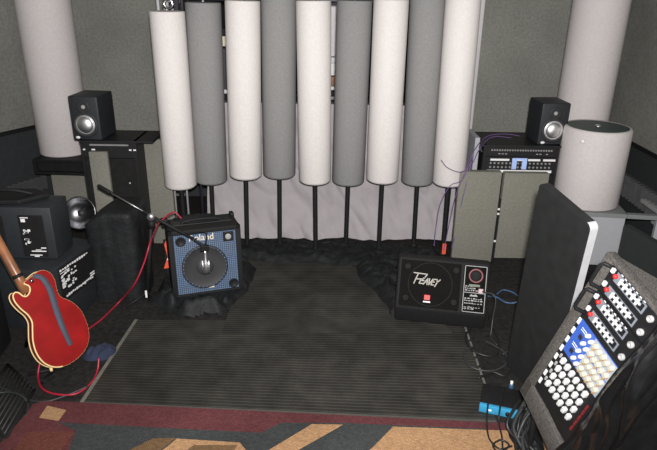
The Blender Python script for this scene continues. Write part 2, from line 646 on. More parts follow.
for k in (0, 1):
    bm = NB(); x, y = tri[k][0] - lx, tri[k][1] - LTY
    box(bm, x * .97 - .012, x * .97 + .012, y + .012, y + .035, zt - .09, zt - .012)
    obj('corner_post', bm, 'black', sh)
bm = NB(); box(bm, -.06, .23, -.16, .12, 0, zt - .103, bev=.004)
obj('pedestal', bm, 'gobo', sh)

# right column
RTY = 4.05
pl = aty(574, 0, RTY); prr = aty(629.6, 0, RTY)
rr_ = (prr.x - pl.x) / 2 * .985
rx = (pl.x + prr.x) / 2
big_trap(rx, RTY, 0.0, 2.05, rr_, 'tall pale bass trap column in the right corner behind the monitor speaker', 'capgreen')
# short one
SY = 3.55
a = aty(563.5, 160, SY); b = aty(628, 160, SY)
sr = (b.x - a.x) / 2 * .99
sx = (aty(565, 127, SY).x + aty(631, 127, SY).x) / 2
SX = sx
szb = aty(595, 212, SY - sr).z
szt = aty(598, 133.5, SY - sr).z
st_ = big_trap(sx, SY, szb, szt, sr, 'short pale bass trap drum with a dark green top, on the white stand', 'capgreen', 'bass_trap')
st_.rotation_euler = (0, 0, 0)
bm = NB(); lathe(bm, [(0, szt - szb - .004), (.02, szt - szb - .004), (.02, szt - szb + .004), (.012, szt - szb + .008), (0, szt - szb + .008)], 16)
obj('cap_bolt', bm, 'dull', st_, True)
bm = NB(); lathe(bm, [(0, 0), (.013, 0), (.011, .006), (0, .008)], 14, Matrix.Translation((-sr * .70, -sr * .72, szt - szb - .06)) @ Matrix.Rotation(R(-44), 4, 'Z') @ FRONT)
obj('stud', bm, 'label', st_, True)

# ------------------------------------------------- right stand + cabinet
stand = thing('equipment_stand', (sx, SY, 0), R(-7), 'low stand with pale front panel and grey top carrying the short bass trap', 'stand')
zt = szb - .002
bm = NB(); box(bm, -.188, .20, -.205, .20, zt - .026, zt, bev=.003)
box(bm, .19, XR - sx - .05, -.205, -.165, zt - .026, zt, bev=.003)
obj('top_board', bm, 'shelfgrey', stand)
bm = NB(); box(bm, -.185, .19, -.20, -.182, 0, zt - .025, bev=.002)
obj('front_panel', bm, 'pedestal', stand)
bm = NB(); box(bm, .17, .19, -.18, .19, 0, zt - .025, bev=.002)
obj('side_panel', bm, 'pedestal', stand)
bm = NB(); box(bm, XR - sx - .09, XR - sx - .065, -.2, -.17, 0, zt - .025, bev=.002)
obj('leg_panel', bm, 'pedestal', stand)
dc = thing('charcoal_cabinet', (1.80, 3.05, 0), 0, 'charcoal slab leaning behind the mixer case, under the grey stand top', 'panel')
# leaning slab: sloping top edge
pts = [(627, 226, 3.16), (657, 247, 2.95), (690, 300, 2.85), (690, 420, 2.85), (610, 330, 3.16)]
A_ = aty(624, 225, 3.12); B_ = aty(664, 250, 2.86)
bm = NB()
poly3 = [Vector((A_.x, A_.y, 0.0)), Vector((B_.x + .02, B_.y, 0.0)), B_ + Vector((.02, 0, 0)), A_]
nrm = (poly3[1] - poly3[0]).cross(Vector((0, 0, 1))).normalized()
vs = [bm.verts.new(p - Vector((1.80, 3.05, 0))) for p in poly3]
vs2 = [bm.verts.new(p - nrm * .04 - Vector((1.80, 3.05, 0))) for p in poly3]
bm.faces.new(vs); bm.faces.new(vs2[::-1])
for k in range(4):
    bm.faces.new((vs[k], vs[(k + 1) % 4], vs2[(k + 1) % 4], vs2[k]))
obj('slab', bm, 'darkcab', dc)

# small grey ledge bracket far right
pa = aty(648, 206, 3.5); pb = aty(662, 216, 3.4)
led = thing('wall_ledge', (pa.x, pa.y, pa.z), 0, 'small grey ledge at the right wall above the dark foam strip', 'ledge')
bm = NB(); box(bm, 0, XR - pa.x, -.12, .10, -.01, .014, bev=.003)
obj('ledge_board', bm, 'greyprint', led)
bm = NB(); box(bm, XR - pa.x - .03, XR - pa.x, -.02, .02, -.12, -.009, bev=.003)
obj('bracket', bm, 'greyprint', led)

# foam strips
def foam_strip(name, mtx, length, h, label):
    bm = NB()
    n = int(length / .045)
    box(bm, 0, length, 0, .012, 0, h, mtx=mtx)
    for k in range(n):
        x0 = k * .045
        t = bmesh.new()
        vs = [t.verts.new(c) for c in ((x0, .011, 0), (x0 + .045, .011, 0), (x0 + .0225, .055, 0), (x0, .011, h), (x0 + .045, .011, h), (x0 + .0225, .055, h))]
        t.faces.new((vs[0], vs[2], vs[1])); t.faces.new((vs[3], vs[4], vs[5]))
        t.faces.new((vs[0], vs[3], vs[5], vs[2])); t.faces.new((vs[2], vs[5], vs[4], vs[1]))
        merge(bm, t, mtx)
    return T(obj(name, bm, 'foam'), label, 'acoustic foam')
q0 = atp(50, 178, LC + LN * .02, LN)
foam_strip('foam_strip', Matrix.Translation((0, 0, q0.z - .06)) @ frame_mtx(LC + LD * .35 + LN * .003, LD, LN, Vector((0, 0, 1))), 2.3, .10, 'ribbed black foam strip low along the left wall')
foam_strip('foam_strip', Matrix.Translation((0, 0, aty(640, 205, 3.5).z - .08)) @ frame_mtx(Vector((XR - .003, 4.4, 0)), Vector((0, -1, 0)), Vector((-1, 0, 0)), Vector((0, 0, 1))), 2.2, .14, 'ribbed black foam strip low along the right wall')

# ------------------------------------------------------ monitors & racks
def make_rack(name, x, y, w, d, z, label, ext=.005):
    """tall equipment rack, front plane at local y = 0"""
    root = thing(name, (x, y, 0), 0, label, 'equipment rack')
    bm = NB()
    box(bm, -w / 2, -w / 2 + .015, .0, d, 0, z)
    box(bm, w / 2 - .015, w / 2, .0, d, 0, z)
    box(bm, -w / 2, w / 2, d - .01, d, 0, z)
    obj('case', bm, 'rack', root)
    bm = NB(); box(bm, -w / 2 - .005, w / 2 + ext, -.005, d + .01, z - .012, z, bev=.002)
    obj('top_board', bm, 'rack', root)
    return root

# left rack
LRY = 3.42
lz = .718
xa, xb = aty(80, 145, LRY).x, aty(136, 145, LRY).x
lw = xb - xa
rk = make_rack('equipment_rack', (xa + xb) / 2, LRY, lw, .26, lz, 'tall black equipment rack under the left monitor speaker', .10)
bm = NB(); box(bm, -lw / 2 + .012, lw / 2 - .012, .004, .24, lz - .105, lz - .014, bev=.002)
pp = obj('patch_panel', bm, 'rack', rk)
bm = NB()
for r2 in range(1):
    for k in range(22):
        x = -lw / 2 + .06 + k * (lw - .11) / 21
        lathe(bm, [(.0052, 0), (.0052, .003), (.003, .003), (.0025, 0)], 10, front(x, .002, lz - .026))
obj('jack_row', bm, 'greyprint', pp, True)
bm = NB()
for x, w2 in ((-.15, .012), (-.10, .02), (.12, .014), (.145, .016)):
    box(bm, x, x + w2, -.001, .006, lz - .058, lz - .050)
obj('panel_lettering', bm, 'label', pp)
bm = NB(); box(bm, -lw / 2 + .012, lw / 2 - .012, .006, .24, .02, lz - .109, bev=.002)
fp = obj('blank_panel', bm, 'blackmat', rk)
bm = NB()
for x in (-.02, .10):
    lathe(bm, [(0, 0), (.008, 0), (.006, .005), (0, .006)], 10, front(x, .006, lz - .26))
obj('screw', bm, 'dull', fp, True)

# right rack
RRY = 3.56
rz_ = .690
xa, xb = aty(484, 150, RRY).x, aty(560, 150, RRY).x
rw = xb - xa
rk2 = make_rack('equipment_rack', (xa + xb) / 2, RRY, rw, .34, rz_, 'black equipment rack with rows of patch jacks under the right monitor speaker')
bm = NB(); box(bm, -rw / 2 + .012, rw / 2 - .012, .004, .3, rz_ - .072, rz_ - .014, bev=.002)
p1 = obj('patch_panel', bm, 'rack', rk2)
bm = NB()
for k in range(24):
    x = -rw / 2 + .05 + k * (rw - .10) / 23
    lathe(bm, [(.0055, 0), (.0055, .003), (.003, .003), (.0025, 0)], 10, front(x, .002, rz_ - .031))
obj('jack_row', bm, 'greyprint', p1, True)
bm = NB()
for x in (-.14, -.12, -.10, .09, .11, .15):
    box(bm, x, x + .012, -.001, .006, rz_ - .056, rz_ - .051)
obj('panel_lettering', bm, 'greyprint', p1)
bm = NB(); box(bm, -rw / 2 + .012, rw / 2 - .012, .004, .3, rz_ - .182, rz_ - .075, bev=.002)
p2 = obj('patch_panel', bm, 'rack', rk2)
bm = NB()
z = rz_ - .091
for x0, x1 in ((-.40, -.15), (-.11, .05), (.10, .26), (.30, .46)):
    box(bm, x0 * rw, x1 * rw, -.001, .006, z - .006, z + .006)
box(bm, -.43 * rw, .43 * rw, -.001, .006, rz_ - .172, rz_ - .156)
obj('label_strip', bm, 'label', p2)
bm = NB()
for k in range(16):
    x = -rw / 2 + .05 + k * (rw - .10) / 15
    for dz in (.022, .047):
        lathe(bm, [(.006, 0), (.006, .003), (.003, .003), (.0025, 0)], 10, front(x, .002, z - dz))
obj('jack_row', bm, 'greyprint', p2, True)
bm = NB()
box(bm, -.05, -.022, -.002, .006, rz_ - .150, rz_ - .080)
box(bm, .012, .04, -.002, .006, rz_ - .150, rz_ - .080)
box(bm, -.022, .012, -.002, .006, rz_ - .092, rz_ - .080)
obj('blue_tape', bm, mat('pale_blue_tape', (.36, .50, .85), .7), p2)
bm = NB(); box(bm, -rw / 2 + .012, rw / 2 - .012, .006, .3, .02, rz_ - .186, bev=.002)
obj('blank_panel', bm, 'blackmat', rk2)
# pale side panel of the right rack
pz = aty(476, 137, 3.62)
sp = thing('side_board', (pz.x + .005, 3.70, 0), 0, 'pale narrow board standing at the left side of the right rack', 'board')
bm = NB(); box(bm, -.012, .018, -.1, .14, 0, pz.z, bev=.003)
obj('board', bm, 'pedestal', sp)

def make_monitor(x, y, z, rz, label, hx):
    root = thing('monitor_speaker', (x, y, z), rz, label, 'speaker', 'pair of studio monitors')
    w, d, h = .172, .215, .252
    bm = NB(); box(bm, -w / 2, w / 2, 0, d, 0, h, bev=.008, seg=3)
    obj('cabinet', bm, 'amp_blueside', root, True, 40)
    zc = .090
    bm = NB(); lathe(bm, [(.074, 0), (.074, .004), (.068, .006), (.060, .006), (.056, .002)], 40, front(0, -.0, zc))
    w_ = obj('woofer', bm, 'cone', root, True)
    bm = NB(); lathe(bm, [(.057, .004), (.052, .006), (.045, .001), (.030, -.004)], 40, front(0, -.0, zc))
    lathe(bm, [(.0505, .001), (.046, .012), (.034, .021), (.018, .026), (0, .0275)], 32, front(0, 0, zc))
    obj('cone', bm, 'silver', w_, True)
    bm = NB(); lathe(bm, [(.036, 0), (.036, .004), (.030, .005), (.018, .001), (.013, .003), (.007, .007), (0, .008)], 32, front(0, -.0, .192))
    t_ = obj('tweeter', bm, 'cone', root, True)
    bm = NB(); lathe(bm, [(.012, .004), (.008, .0085), (0, .0095)], 20, front(0, -.0, .192))
    obj('dome', bm, 'greyprint', t_, True)
    bm = NB(); lathe(bm, [(0, 0), (.014, 0), (.012, .003), (0, .003)], 20, front(hx, -.0005, .014) @ Matrix.Diagonal((1, .6, 1, 1)))
    obj('badge', bm, 'label', root, True)
    bm = NB()
    for fx in (-.06, .06):
        for fy in (.03, .19):
            lathe(bm, [(0, -.0), (.01, -.0), (.01, .004), (0, .004)], 10, Matrix.Translation((fx, fy, -.002)))
    obj('rubber_feet', bm, 'black', root)
    return root
pf = aty(72, 138, 3.44)
ml = aty(84, 138, 3.42)
make_monitor(ml.x + .018, 3.425, lz + .002, R(-4), 'dark monitor speaker with silver cone on the left rack, beside the tall column', -.055)
mr_ = aty(557.5, 141, 3.575)
make_monitor(mr_.x - .034, 3.58, rz_ + .002, R(3), 'dark monitor speaker with silver cone on the right rack, before the right column', -.055)

# ------------------------------------------------------------ gobo panels
def gobo(px0, px1, ytop, Y, label, h=None, d=.05, rz=0, m='gobo', name='acoustic_baffle'):
    a = aty(px0, ytop, Y); b = aty(px1, ytop, Y)
    h = h or (a.z + b.z) / 2
    root = thing(name, ((a.x + b.x) / 2, Y, 0), rz, label, 'acoustic baffle')
    w = (b.x - a.x)
    bm = NB(); box(bm, -w / 2, w / 2, 0, d, 0, h, bev=.006, seg=2)
    obj('fabric_board', bm, m, root, True, 40)
    bm = NB(); box(bm, -w / 2 + .01, w / 2 - .01, .008, d - .008, -.0, .012)
    obj('foot_strip', bm, 'black', root)
    return root
pa = atz(455, 263)
gobo(460, 502.5, 172, 3.36, 'grey-green fabric panel standing right of the rightmost pale tube', d=.05)
gobo(505, 550, 173.5, 3.42, 'grey-green fabric panel standing directly behind the dark tilted board')
gobo(549, 563, 178, 3.60, 'narrow grey panel sliver between the right rack and the short bass trap', d=.03)
gobo(88, 106.5, 152, 3.36, 'narrow grey-green panel in front of the left equipment rack', d=.03)
gobo(142.5, 168, 139.5, 3.568, 'narrow tall grey-green panel standing behind the foot of the leftmost tube', d=.04)
pg = aty(500.5, 190, 3.40)
gc = thing('panel_clips', (pg.x + .004, 3.405, 0), 0, 'dark hinge strip with small pale clips between two grey-green panels', 'filler')
bm = NB(); box(bm, -.008, .008, -.006, .006, 0, .40)  # black strip fills the dark gap between the panels
obj('filler_strip', bm, 'black', gc)
for z in (.33, .30, .12):
    bm = NB(); box(bm, -.007, .007, -.009, -.005, z, z + .012, bev=.001)
    obj('pale_dash', bm, 'label', gc)

# ---------------------------------------------------- PA cabinets on left
def trapezoid(name, x0, x1, xb0, xb1, y0, y1, z0, z1, m, label, rz=0):
    root = thing(name, (x1, y0, z0), rz, label, 'powered speaker')
    bm = NB()
    prism(bm, [(x0 - x1, 0), (0, 0), (xb1 - x1, y1 - y0), (xb0 - x1, y1 - y0)], 0, z1 - z0, bev=.008)
    obj('cabinet', bm, m, root, True, 40)
    return root

def print_marks(bm, x0, x1, z0, z1, n, rnd, y=-.001, hmax=.007):
    for k in range(n):
        x = rnd.uniform(x0, x1); z = rnd.uniform(z0, z1)
        w = rnd.uniform(.005, .02); h = rnd.uniform(.003, hmax)
        box(bm, x, min(x + w, x1 + .01), y - .001, y + .002, z, z + h)

PZ = .335
up = trapezoid('powered_speaker', -1.80, -1.305, -1.80, -1.30, 2.62, 2.80, PZ, .60, 'amp_blueside', 'upper blue-black powered speaker with printed rear panel, behind the guitar neck', R(0))
for (pxa, pxb) in ((17, 50), (-20, 11)):
    a = aty(pxa, 215, 2.62); b = aty(pxb, 260, 2.62); b.z = max(b.z, PZ + .012)
    X0, X1 = a.x + 1.305, b.x + 1.305
    bm = NB(); box(bm, X0, X1, -.003, .01, b.z - PZ, a.z - PZ, bev=.002)
    rp = obj('rear_panel', bm, 'rack', up)
    rnd = random.Random(3 + pxa)
    bm = NB()
    hh = a.z - b.z
    box(bm, X0 + .012, X0 + .05, -.005, -.002, a.z - PZ - .014, a.z - PZ - .010)
    box(bm, X0 + .014, X0 + .034, -.005, -.002, a.z - PZ - .034, a.z - PZ - .018)
    print_marks(bm, X0 + .012, X0 + .04, b.z - PZ + .05, a.z - PZ - .045, 11, rnd, -.004, .012)
    box(bm, X0 + .04, X1 - .008, -.005, -.002, b.z - PZ + .028, b.z - PZ + .033)
    box(bm, X0 + .06, X1 - .03, -.005, -.002, b.z - PZ + .036, b.z - PZ + .039)
    box(bm, X0 + .03, X1 - .03, -.005, -.002, b.z - PZ + .008, b.z - PZ + .012)
    box(bm, X0 + .05, X1 - .045, -.005, -.002, b.z - PZ + .001, b.z - PZ + .006)
    box(bm, X1 - .03, X1 - .006, -.005, -.002, b.z - PZ + .045, b.z - PZ + .050)
    obj('panel_print', bm, 'label', rp)
lo = thing('powered_speaker', (-1.30, 2.48, 0), R(-13), 'lower black powered speaker with printed side panel, behind the red guitar body', 'powered speaker')
bm = NB(); box(bm, -.46, 0, 0, .40, 0, .33, bev=.01)
obj('cabinet', bm, 'amp_blueside', lo, True, 40)
bm = NB(); box(bm, -.002, .004, .07, .36, .135, .315, bev=.002)
rp = obj('rear_panel', bm, 'rack', lo)
rnd = random.Random(12)
bm = NB()
SIDE = Matrix(((0, -1, 0, 0.0035), (1, 0, 0, 0), (0, 0, 1, 0), (0, 0, 0, 1)))
def smark(y0, y1, z0, z1):
    box(bm, .003, .006, y0, y1, z0, z1)
for k in range(12):
    y = .08 + k * .019
    smark(y, y + .012, .295 + rnd.uniform(-.002, .004), .302 + rnd.uniform(0, .004))
smark(.08, .15, .284, .287)
for k in range(26):
    y = rnd.uniform(.08, .19); z = rnd.uniform(.19, .275); smark(y, y + rnd.uniform(.008, .022), z, z + rnd.uniform(.004, .010))
for k in range(14):
    y = .10 + k * .016; smark(y, y + .011, .148 + rnd.uniform(0, .008), .158 + rnd.uniform(0, .006))
smark(.085, .105, .205, .232)
smark(.30, .345, .165, .172); smark(.30, .345, .178, .184)
obj('panel_print', bm, 'label', rp)
# dark cover on top of the upper cabinet
arm = thing('dust_cover', (-1.55, 2.74, .602), R(6), 'flat black cover lying on top of the upper powered speaker', 'cover')
bm = NB(); prism(bm, [(-.24, -.10), (.08, -.10), (.19, .00), (.10, .08), (-.24, .10)], 0, .022, bev=.006)
obj('cover_board', bm, 'black', arm)
bm = NB(); tube(bm, spline([(-.2, -.04, .022), (-.1, -.03, .05), (.03, -.03, .05), (.12, -.01, .022)], 6), .009, 8)
obj('carry_handle', bm, 'black', arm, True)

# chrome reflector lamp
cb = aty(79.5, 213, 3.06)
cl = thing('work_lamp', (cb.x, 3.06, 0), 0, 'round chrome reflector lamp standing behind the speakers at left', 'lamp')
zc = cb.z
mtx = Matrix.Translation((0, 0, zc)) @ Matrix.Rotation(R(-20), 4, 'X') @ FRONT
bm = NB(); lathe(bm, [(.088, .0), (.092, .004), (.088, .008), (.084, .004), (.070, -.022), (.045, -.042), (.018, -.05), (0, -.052)], 40, mtx)
lathe(bm, [(.088, .0), (.072, -.026), (.046, -.047), (.018, -.056), (0, -.058)], 40, mtx)
obj('reflector', bm, mat('dim_reflector_metal', (.22, .22, .23), .34, 1.0, var=.3, scale=30), cl, True)
bm = NB(); lathe(bm, [(0, -.05), (.014, -.05), (.014, -.03), (.020, -.022), (.018, -.012), (0, -.006)], 20, mtx)
obj('bulb', bm, 'cone', cl, True)
for k in range(8):
    pass
bm = NB(); tube(bm, [(0, .06, .02), (0, .06, zc - .02), (0, .045, zc + .01)], .008, 8)
obj('pole', bm, 'black', cl, True)
bm = NB(); lathe(bm, [(0, 0), (.07, 0), (.07, .012), (.02, .022), (0, .022)], 24, Matrix.Translation((0, .06, 0)))
obj('base', bm, 'black', cl, True, 30)

# ---------------------------------------------- cloth covered box (left)
def covered(x0, x1, y0, y1, h):
    bm = NB()
    cx, cy = (x0 + x1) / 2, (y0 + y1) / 2
    hx, hy = (x1 - x0) / 2, (y1 - y0) / 2
    n, mlev = 96, 26
    rings = []
    for j in range(mlev + 1):
        t = j / mlev
        ring = []
        for k in range(n):
            a = 2 * PI * k / n
            c, s = math.cos(a), math.sin(a)
            # rounded-rectangle direction
            e = 1 / (abs(c) ** 6 + abs(s) ** 6) ** (1 / 6)
            if t < .72:
                tt = t / .72
                fl = 1 + .05 * (1 - tt) ** 2
                fold = .0035 * math.sin(a * 9 + 2 * nz(c * 2, s * 2, tt)) * (1 - tt * .8) + .008 * nz(c * 3, s * 3, tt * 3)
                px = cx + c * e * hx * fl + c * fold
                py = cy + s * e * hy * fl + s * fold
                pz = h * tt * .985
            else:
                tt = (t - .72) / .28
                px = cx + c * e * hx * (1 - tt)
                py = cy + s * e * hy * (1 - tt)
                pz = h * (.985 + .015 * min(1, tt * 3)) + .006 * nz(px * 9, py * 9, 4)
            # left shoulder slopes down
            sl = max(0, (x0 + .11 - px) / .11)
            pz = min(pz, h - .075 * min(sl, 1.2))
            ring.append(bm.verts.new((px, py, max(pz, .002))))
        rings.append(ring)
    for a, b in zip(rings, rings[1:]):
        for k in range(n):
            bm.faces.new((a[k], a[(k + 1) % n], b[(k + 1) % n], b[k]))
    return bm
bm = covered(-1.245, -.985, 2.80, 3.06, .505)
T(obj('covered_cabinet', bm, 'drape', None, True), 'tall cabinet draped in black cloth, standing left of the microphone stand', 'cabinet')

# ----------------------------------------------------------- mic stand
mb = atz(148, 302)
ms = thing('microphone_stand', (mb.x, mb.y, 0), R(15), 'black boom microphone stand with its long arm slanting down to the blue amplifier', 'microphone stand')
ms.rotation_euler = (0, 0, 0)
tp = aty(151.5, 216, mb.y)
tl = tp - Vector((mb.x, mb.y, 0))
bm = NB(); tube(bm, [(0, 0, .03), (tl.x * .45, 0, tl.z * .5), (tl.x, 0, tl.z - .01)], [.011, .011, .0085], 12)
obj('pole', bm, 'black', ms, True)
for k in range(3):
    a = R(100 + 120 * k)
    bm = NB(); tube(bm, [(0, 0, .06), (.055 * math.cos(a), .055 * math.sin(a), .035), (.13 * math.cos(a), .13 * math.sin(a), .008)], .007, 8)
    lg = obj('leg', bm, 'black', ms, True)
    bm = NB(); tube(bm, [(.122 * math.cos(a), .122 * math.sin(a), .010), (.138 * math.cos(a), .138 * math.sin(a), .008)], .0085, 8)
    obj('rubber_foot', bm, 'blackmat', lg, True)
bm = NB(); lathe(bm, [(0, -.02), (.016, -.02), (.019, 0), (.016, .022), (0, .022)], 16, Matrix.Translation((tl.x * .95, 0, tl.z - .045)))
obj('clutch_collar', bm, 'black', ms, True)
bm = NB(); lathe(bm, [(0, -.012), (.018, -.012), (.018, .012), (0, .012)], 14, Matrix.Translation((tl.x, -.012, tl.z)) @ FRONT)
obj('boom_knob', bm, 'dull', ms, True)
bm = NB(); box(bm, -.005, .005, -.010, -.002, .035, .075, bev=.001, mtx=Matrix.Translation((0, -.006, 0)))
obj('pale_tag', bm, 'label', ms)
tail = aty(98.5, 186, mb.y + .10) - Vector((mb.x, mb.y, 0))
tip = aty(192, 238, mb.y - .05) - Vector((mb.x, mb.y, 0))
piv = tl
bm = NB(); tube(bm, [tail, piv, tip], .0075, 12)
bo = obj('boom_arm', bm, 'black', ms, True)
dirv = (tail - piv).normalized()
bm = NB(); tube(bm, [tail - dirv * .075, tail - dirv * .07, tail, tail + dirv * .004], [.008, .0105, .0105, .008], 12)
obj('counterweight', bm, 'black', bo, True)
bm = NB(); tube(bm, [piv + (tail - piv) * .15 + Vector((0, -.006, .004)), piv + (tail - piv) * .75 + Vector((0, -.006, .004))], .003, 6)  # thin metal strip added as the highlight along the black arm
obj('boom_highlight', bm, 'dull', bo, True)
# microphone hung from the boom
tipw = tip + Vector((mb.x, mb.y, 0))
m0 = aty(205, 250, tipw.y - .005); m1 = aty(206.5, 273, tipw.y + .0)
mic = thing('microphone', m0, 0, 'silver microphone hanging in front of the blue amplifier grille', 'microphone')
v01 = m1 - m0
bm = NB(); tube(bm, [v01 * 0, v01 * .12, v01 * .5, v01 * .55, v01 * .97, v01], [.006, .008, .008, .0115, .0115, .007], 16)
obj('body', bm, 'silver', mic, True)
bm = NB()
for s in (-1, 1):
    tube(bm, [v01 * .45 + Vector((s * .0165, -.004, 0)), v01 * .98 + Vector((s * .0165, -.004, 0))], .003, 8)
tube(bm, [v01 * .7 + Vector((-.0165, -.004, 0)), v01 * .7 + Vector((.0165, -.004, 0))], .003, 8)
obj('side_guard', bm, 'silver', mic, True)
bm = NB(); box(bm, -.024, .018, -.012, .012, -.004, .028, bev=.004)
obj('holder', bm, 'black', mic)
bm = NB(); tube(bm, spline([tipw - m0, Vector((-.022, 0, .035)), Vector((0, 0, .02))], 5), .007, 8)
tube(bm, spline([Vector((.004, -.004, .02)), Vector((.012, -.004, .07)), Vector((.002, .0, .10)), tipw - m0 + Vector((-.03, 0, .02))], 6), .004, 8)
obj('connector_cable', bm, 'black', mic, True)

# ------------------------------------------------------------ combo amp
aL, aR_ = atz(174, 301), atz(244.5, 291)
yaw = math.atan2(aR_.y - aL.y, aR_.x - aL.x)
AW = (aR_ - aL).length
AH = .385
am = thing('combo_amplifier', (aL + aR_) / 2, yaw, 'blue-grilled black combo amplifier tilted back on black cloth', 'amplifier')
am.rotation_euler = (R(-6), 0, yaw)
AD = .26
bm = NB()
W2 = AW / 2
fr = .027
# carcass: back box + front frame
box(bm, -W2, W2, .02, AD, 0, AH, bev=.012, seg=3)
for a in ((-W2, W2, 0, .03, 0, fr), (-W2, W2, 0, .03, AH - fr * 1.0, AH), (-W2, -W2 + fr, 0, .03, 0, AH), (W2 - fr, W2, 0, .03, 0, AH)):
    box(bm, *a, bev=.005)
obj('cabinet', bm, 'tolex', am, True, 40)
bm = NB(); box(bm, -W2 + fr, W2 - fr, .008, .022, fr, AH - fr)
gr = obj('grille', bm, 'blue_grille', am)
zc = AH * .44
SXC = -.012
bm = NB(); lathe(bm, [(.120, .0), (.123, .004), (.118, .008), (.110, .006), (.098, .002), (.06, .001), (.0, .001)], 56, front(SXC, .0075, zc))
spk = obj('speaker_cone', bm, 'cone', am, True)
bm = NB(); lathe(bm, [(.048, .0), (.040, .009), (.022, .015), (0, .017)], 32, front(SXC, .0075, zc))
obj('dust_cap', bm, mat('grey_dust_cap', (.035, .037, .042), .5), spk, True)
bm = NB()
for k in range(36):
    a = 2 * PI * k / 36
    lathe(bm, [(0, 0), (.0045, 0), (.0045, .002), (0, .002)], 8, front(SXC + .114 * math.cos(a), .001, zc + .114 * math.sin(a)))
obj('bolt_ring', bm, 'blue_grille', spk, True)
bm = NB(); box(bm, .095, .150, .004, .012, AH - .088, AH - .034, bev=.003)
tw = obj('tweeter_horn', bm, 'black', am)
bm = NB(); lathe(bm, [(.016, 0), (.010, .003), (0, .004)], 16, front(.1225, .004, AH - .061))
obj('dome', bm, 'greyprint', tw, True)
for (x, z) in ((-.128, AH - .062), (.135, .055)):
    bm = NB(); lathe(bm, [(.026, 0), (.027, .003), (.022, .004), (.018, .0005), (0, .0005)], 28, front(x, .0075, z))
    obj('port_hole', bm, 'black', am, True)
text('brand_lettering', 'Roland', .050, 'cream', am, front(-.020, .005, AH - .050), .0012, .95)
bm = NB(); box(bm, -.002, .028, .001, .008, .048, .058, bev=.001)
obj('badge', bm, 'cream', am)
bm = NB(); tube(bm, spline([(-.11, .13, AH), (-.08, .13, AH + .014), (0, .13, AH + .018), (.08, .13, AH + .014), (.11, .13, AH)], 6), .008, 8)
obj('carry_handle', bm, 'black', am, True)
for sx_ in (-1, 1):
    bm = NB(); box(bm, sx_ * W2 - .018, sx_ * W2 + .004 if sx_ > 0 else sx_ * W2 + .018, AD - .05, AD + .004, AH - .03, AH + .012, bev=.005)
    obj('corner_protector', bm, 'black', am, True, 40)
bm = NB(); box(bm, -W2 + .03, W2 - .03, .1, .22, AH - .002, AH + .004, bev=.001)
obj('control_panel', bm, 'rack', am)
# cloth bunched on top of the amp
am_top = (aL + aR_) / 2 + Matrix.Rotation(yaw, 3, 'Z') @ Vector((-.03, .245, AH * .995 - .018))
def bunch(name, cx, cy, cz, rx, ry, h, m, label, cat, seed=0, rz=0, nn=44, amp=.35):
    def f(a, b):
        r_ = math.sqrt(max(a, 0)); t = 2 * PI * b
        ed = 1 + .22 * nz(math.cos(t) * 1.6 + seed, math.sin(t) * 1.6, seed)
        x = r_ * math.cos(t) * rx * ed; y = r_ * math.sin(t) * ry * ed
        prof = max(0, 1 - a) ** .6
        rid = 1 - abs(nz(x * 22 / (1) + seed, y * 22, seed + 2)) * 2
        z = h * prof * (.65 + amp * rid) + .006 * nz(x * 70, y * 70, seed) * prof
        c, s = math.cos(rz), math.sin(rz)
        return Vector((cx + x * c - y * s, cy + x * s + y * c, cz + max(z, 0)))
    bm = NB()
    grid(bm, nn, nn * 2, lambda i, j: f(i, j))
    bmesh.ops.remove_doubles(bm, verts=bm.verts[:], dist=1e-4)
    return T(obj(name, bm, m, None, True), label, cat)
bunch('black_cloth', am_top.x, am_top.y, am_top.z, .12, .05, .022, 'drape', 'crumpled black cloth lying on top of the blue amplifier', 'cloth', 3, yaw)

# ---------------------------------------------------------- wedge monitor
WAY, WYAW, WSZ, WTY, WTZ, WSY = 2.612, R(-10.4), .105, .10, .335, .030
A_ = Vector((.334, WAY, 0))
wy = WYAW
we = thing('stage_monitor', A_, wy, 'black wedge stage monitor with metallic logo and white-outlined control panel', 'stage monitor')
WW = .445
prof = [(WSY, 0.010), (0, WSZ), (WTY, WTZ), (WTY + .05, WTZ), (.27, .16), (.28, .010)]
bm = NB()
t = bmesh.new()
lo_ = [t.verts.new((0, y, z)) for y, z in prof]; hi_ = [t.verts.new((WW, y, z)) for y, z in prof]
t.faces.new(lo_); t.faces.new(hi_[::-1])
for k in range(len(prof)):
    t.faces.new((lo_[k], lo_[(k + 1) % len(prof)], hi_[(k + 1) % len(prof)], hi_[k]))
bmesh.ops.recalc_face_normals(t, faces=t.faces[:])
bmesh.ops.bevel(t, geom=t.edges[:], offset=.012, segments=3, profile=.5, affect='EDGES')
merge(bm, t)
obj('cabinet', bm, 'tolex', we, True, 35)
e1 = Vector((1, 0, 0)); e2 = Vector((0, WTY, WTZ - WSZ)).normalized(); e3 = e1.cross(e2)
FL = Vector((0, WTY, WTZ - WSZ)).length
FM = frame_mtx(Vector((0, 0, WSZ)), e1, e2, e3)
bm = NB(); box(bm, .018, .310, .010, FL - .012, -.004, .004, bev=.003, mtx=FM)
MT['wgrille'] = dotmat('black_grille', (.008, .0075, .007), (.003, .003, .003), .006, .95)
MT['wgrille'].node_tree.nodes['Principled BSDF'].inputs['Specular IOR Level'].default_value = .12
MT['wpanel'] = mat('matte_control_panel', (.005, .005, .005), .9, spec=.1)
wg = obj('grille', bm, 'wgrille', we)
bm = NB(); lathe(bm, [(.108, 0), (.110, .002), (.106, .003), (.104, .0005)], 48, FM @ Matrix.Translation((.165, FL * .5, .0038)))
obj('speaker_ring', bm, 'tolex', wg, True)
for x, y in ((.05, .05), (.285, .05), (.05, FL - .045), (.285, FL - .045)):
    bm = NB()
    lathe(bm, [(0, 0), (.018, 0), (.014, .003), (0, .003)], 16, FM @ Matrix.Translation((x, y, .004)))
    obj('port_hole', bm, 'blackmat', wg, True)
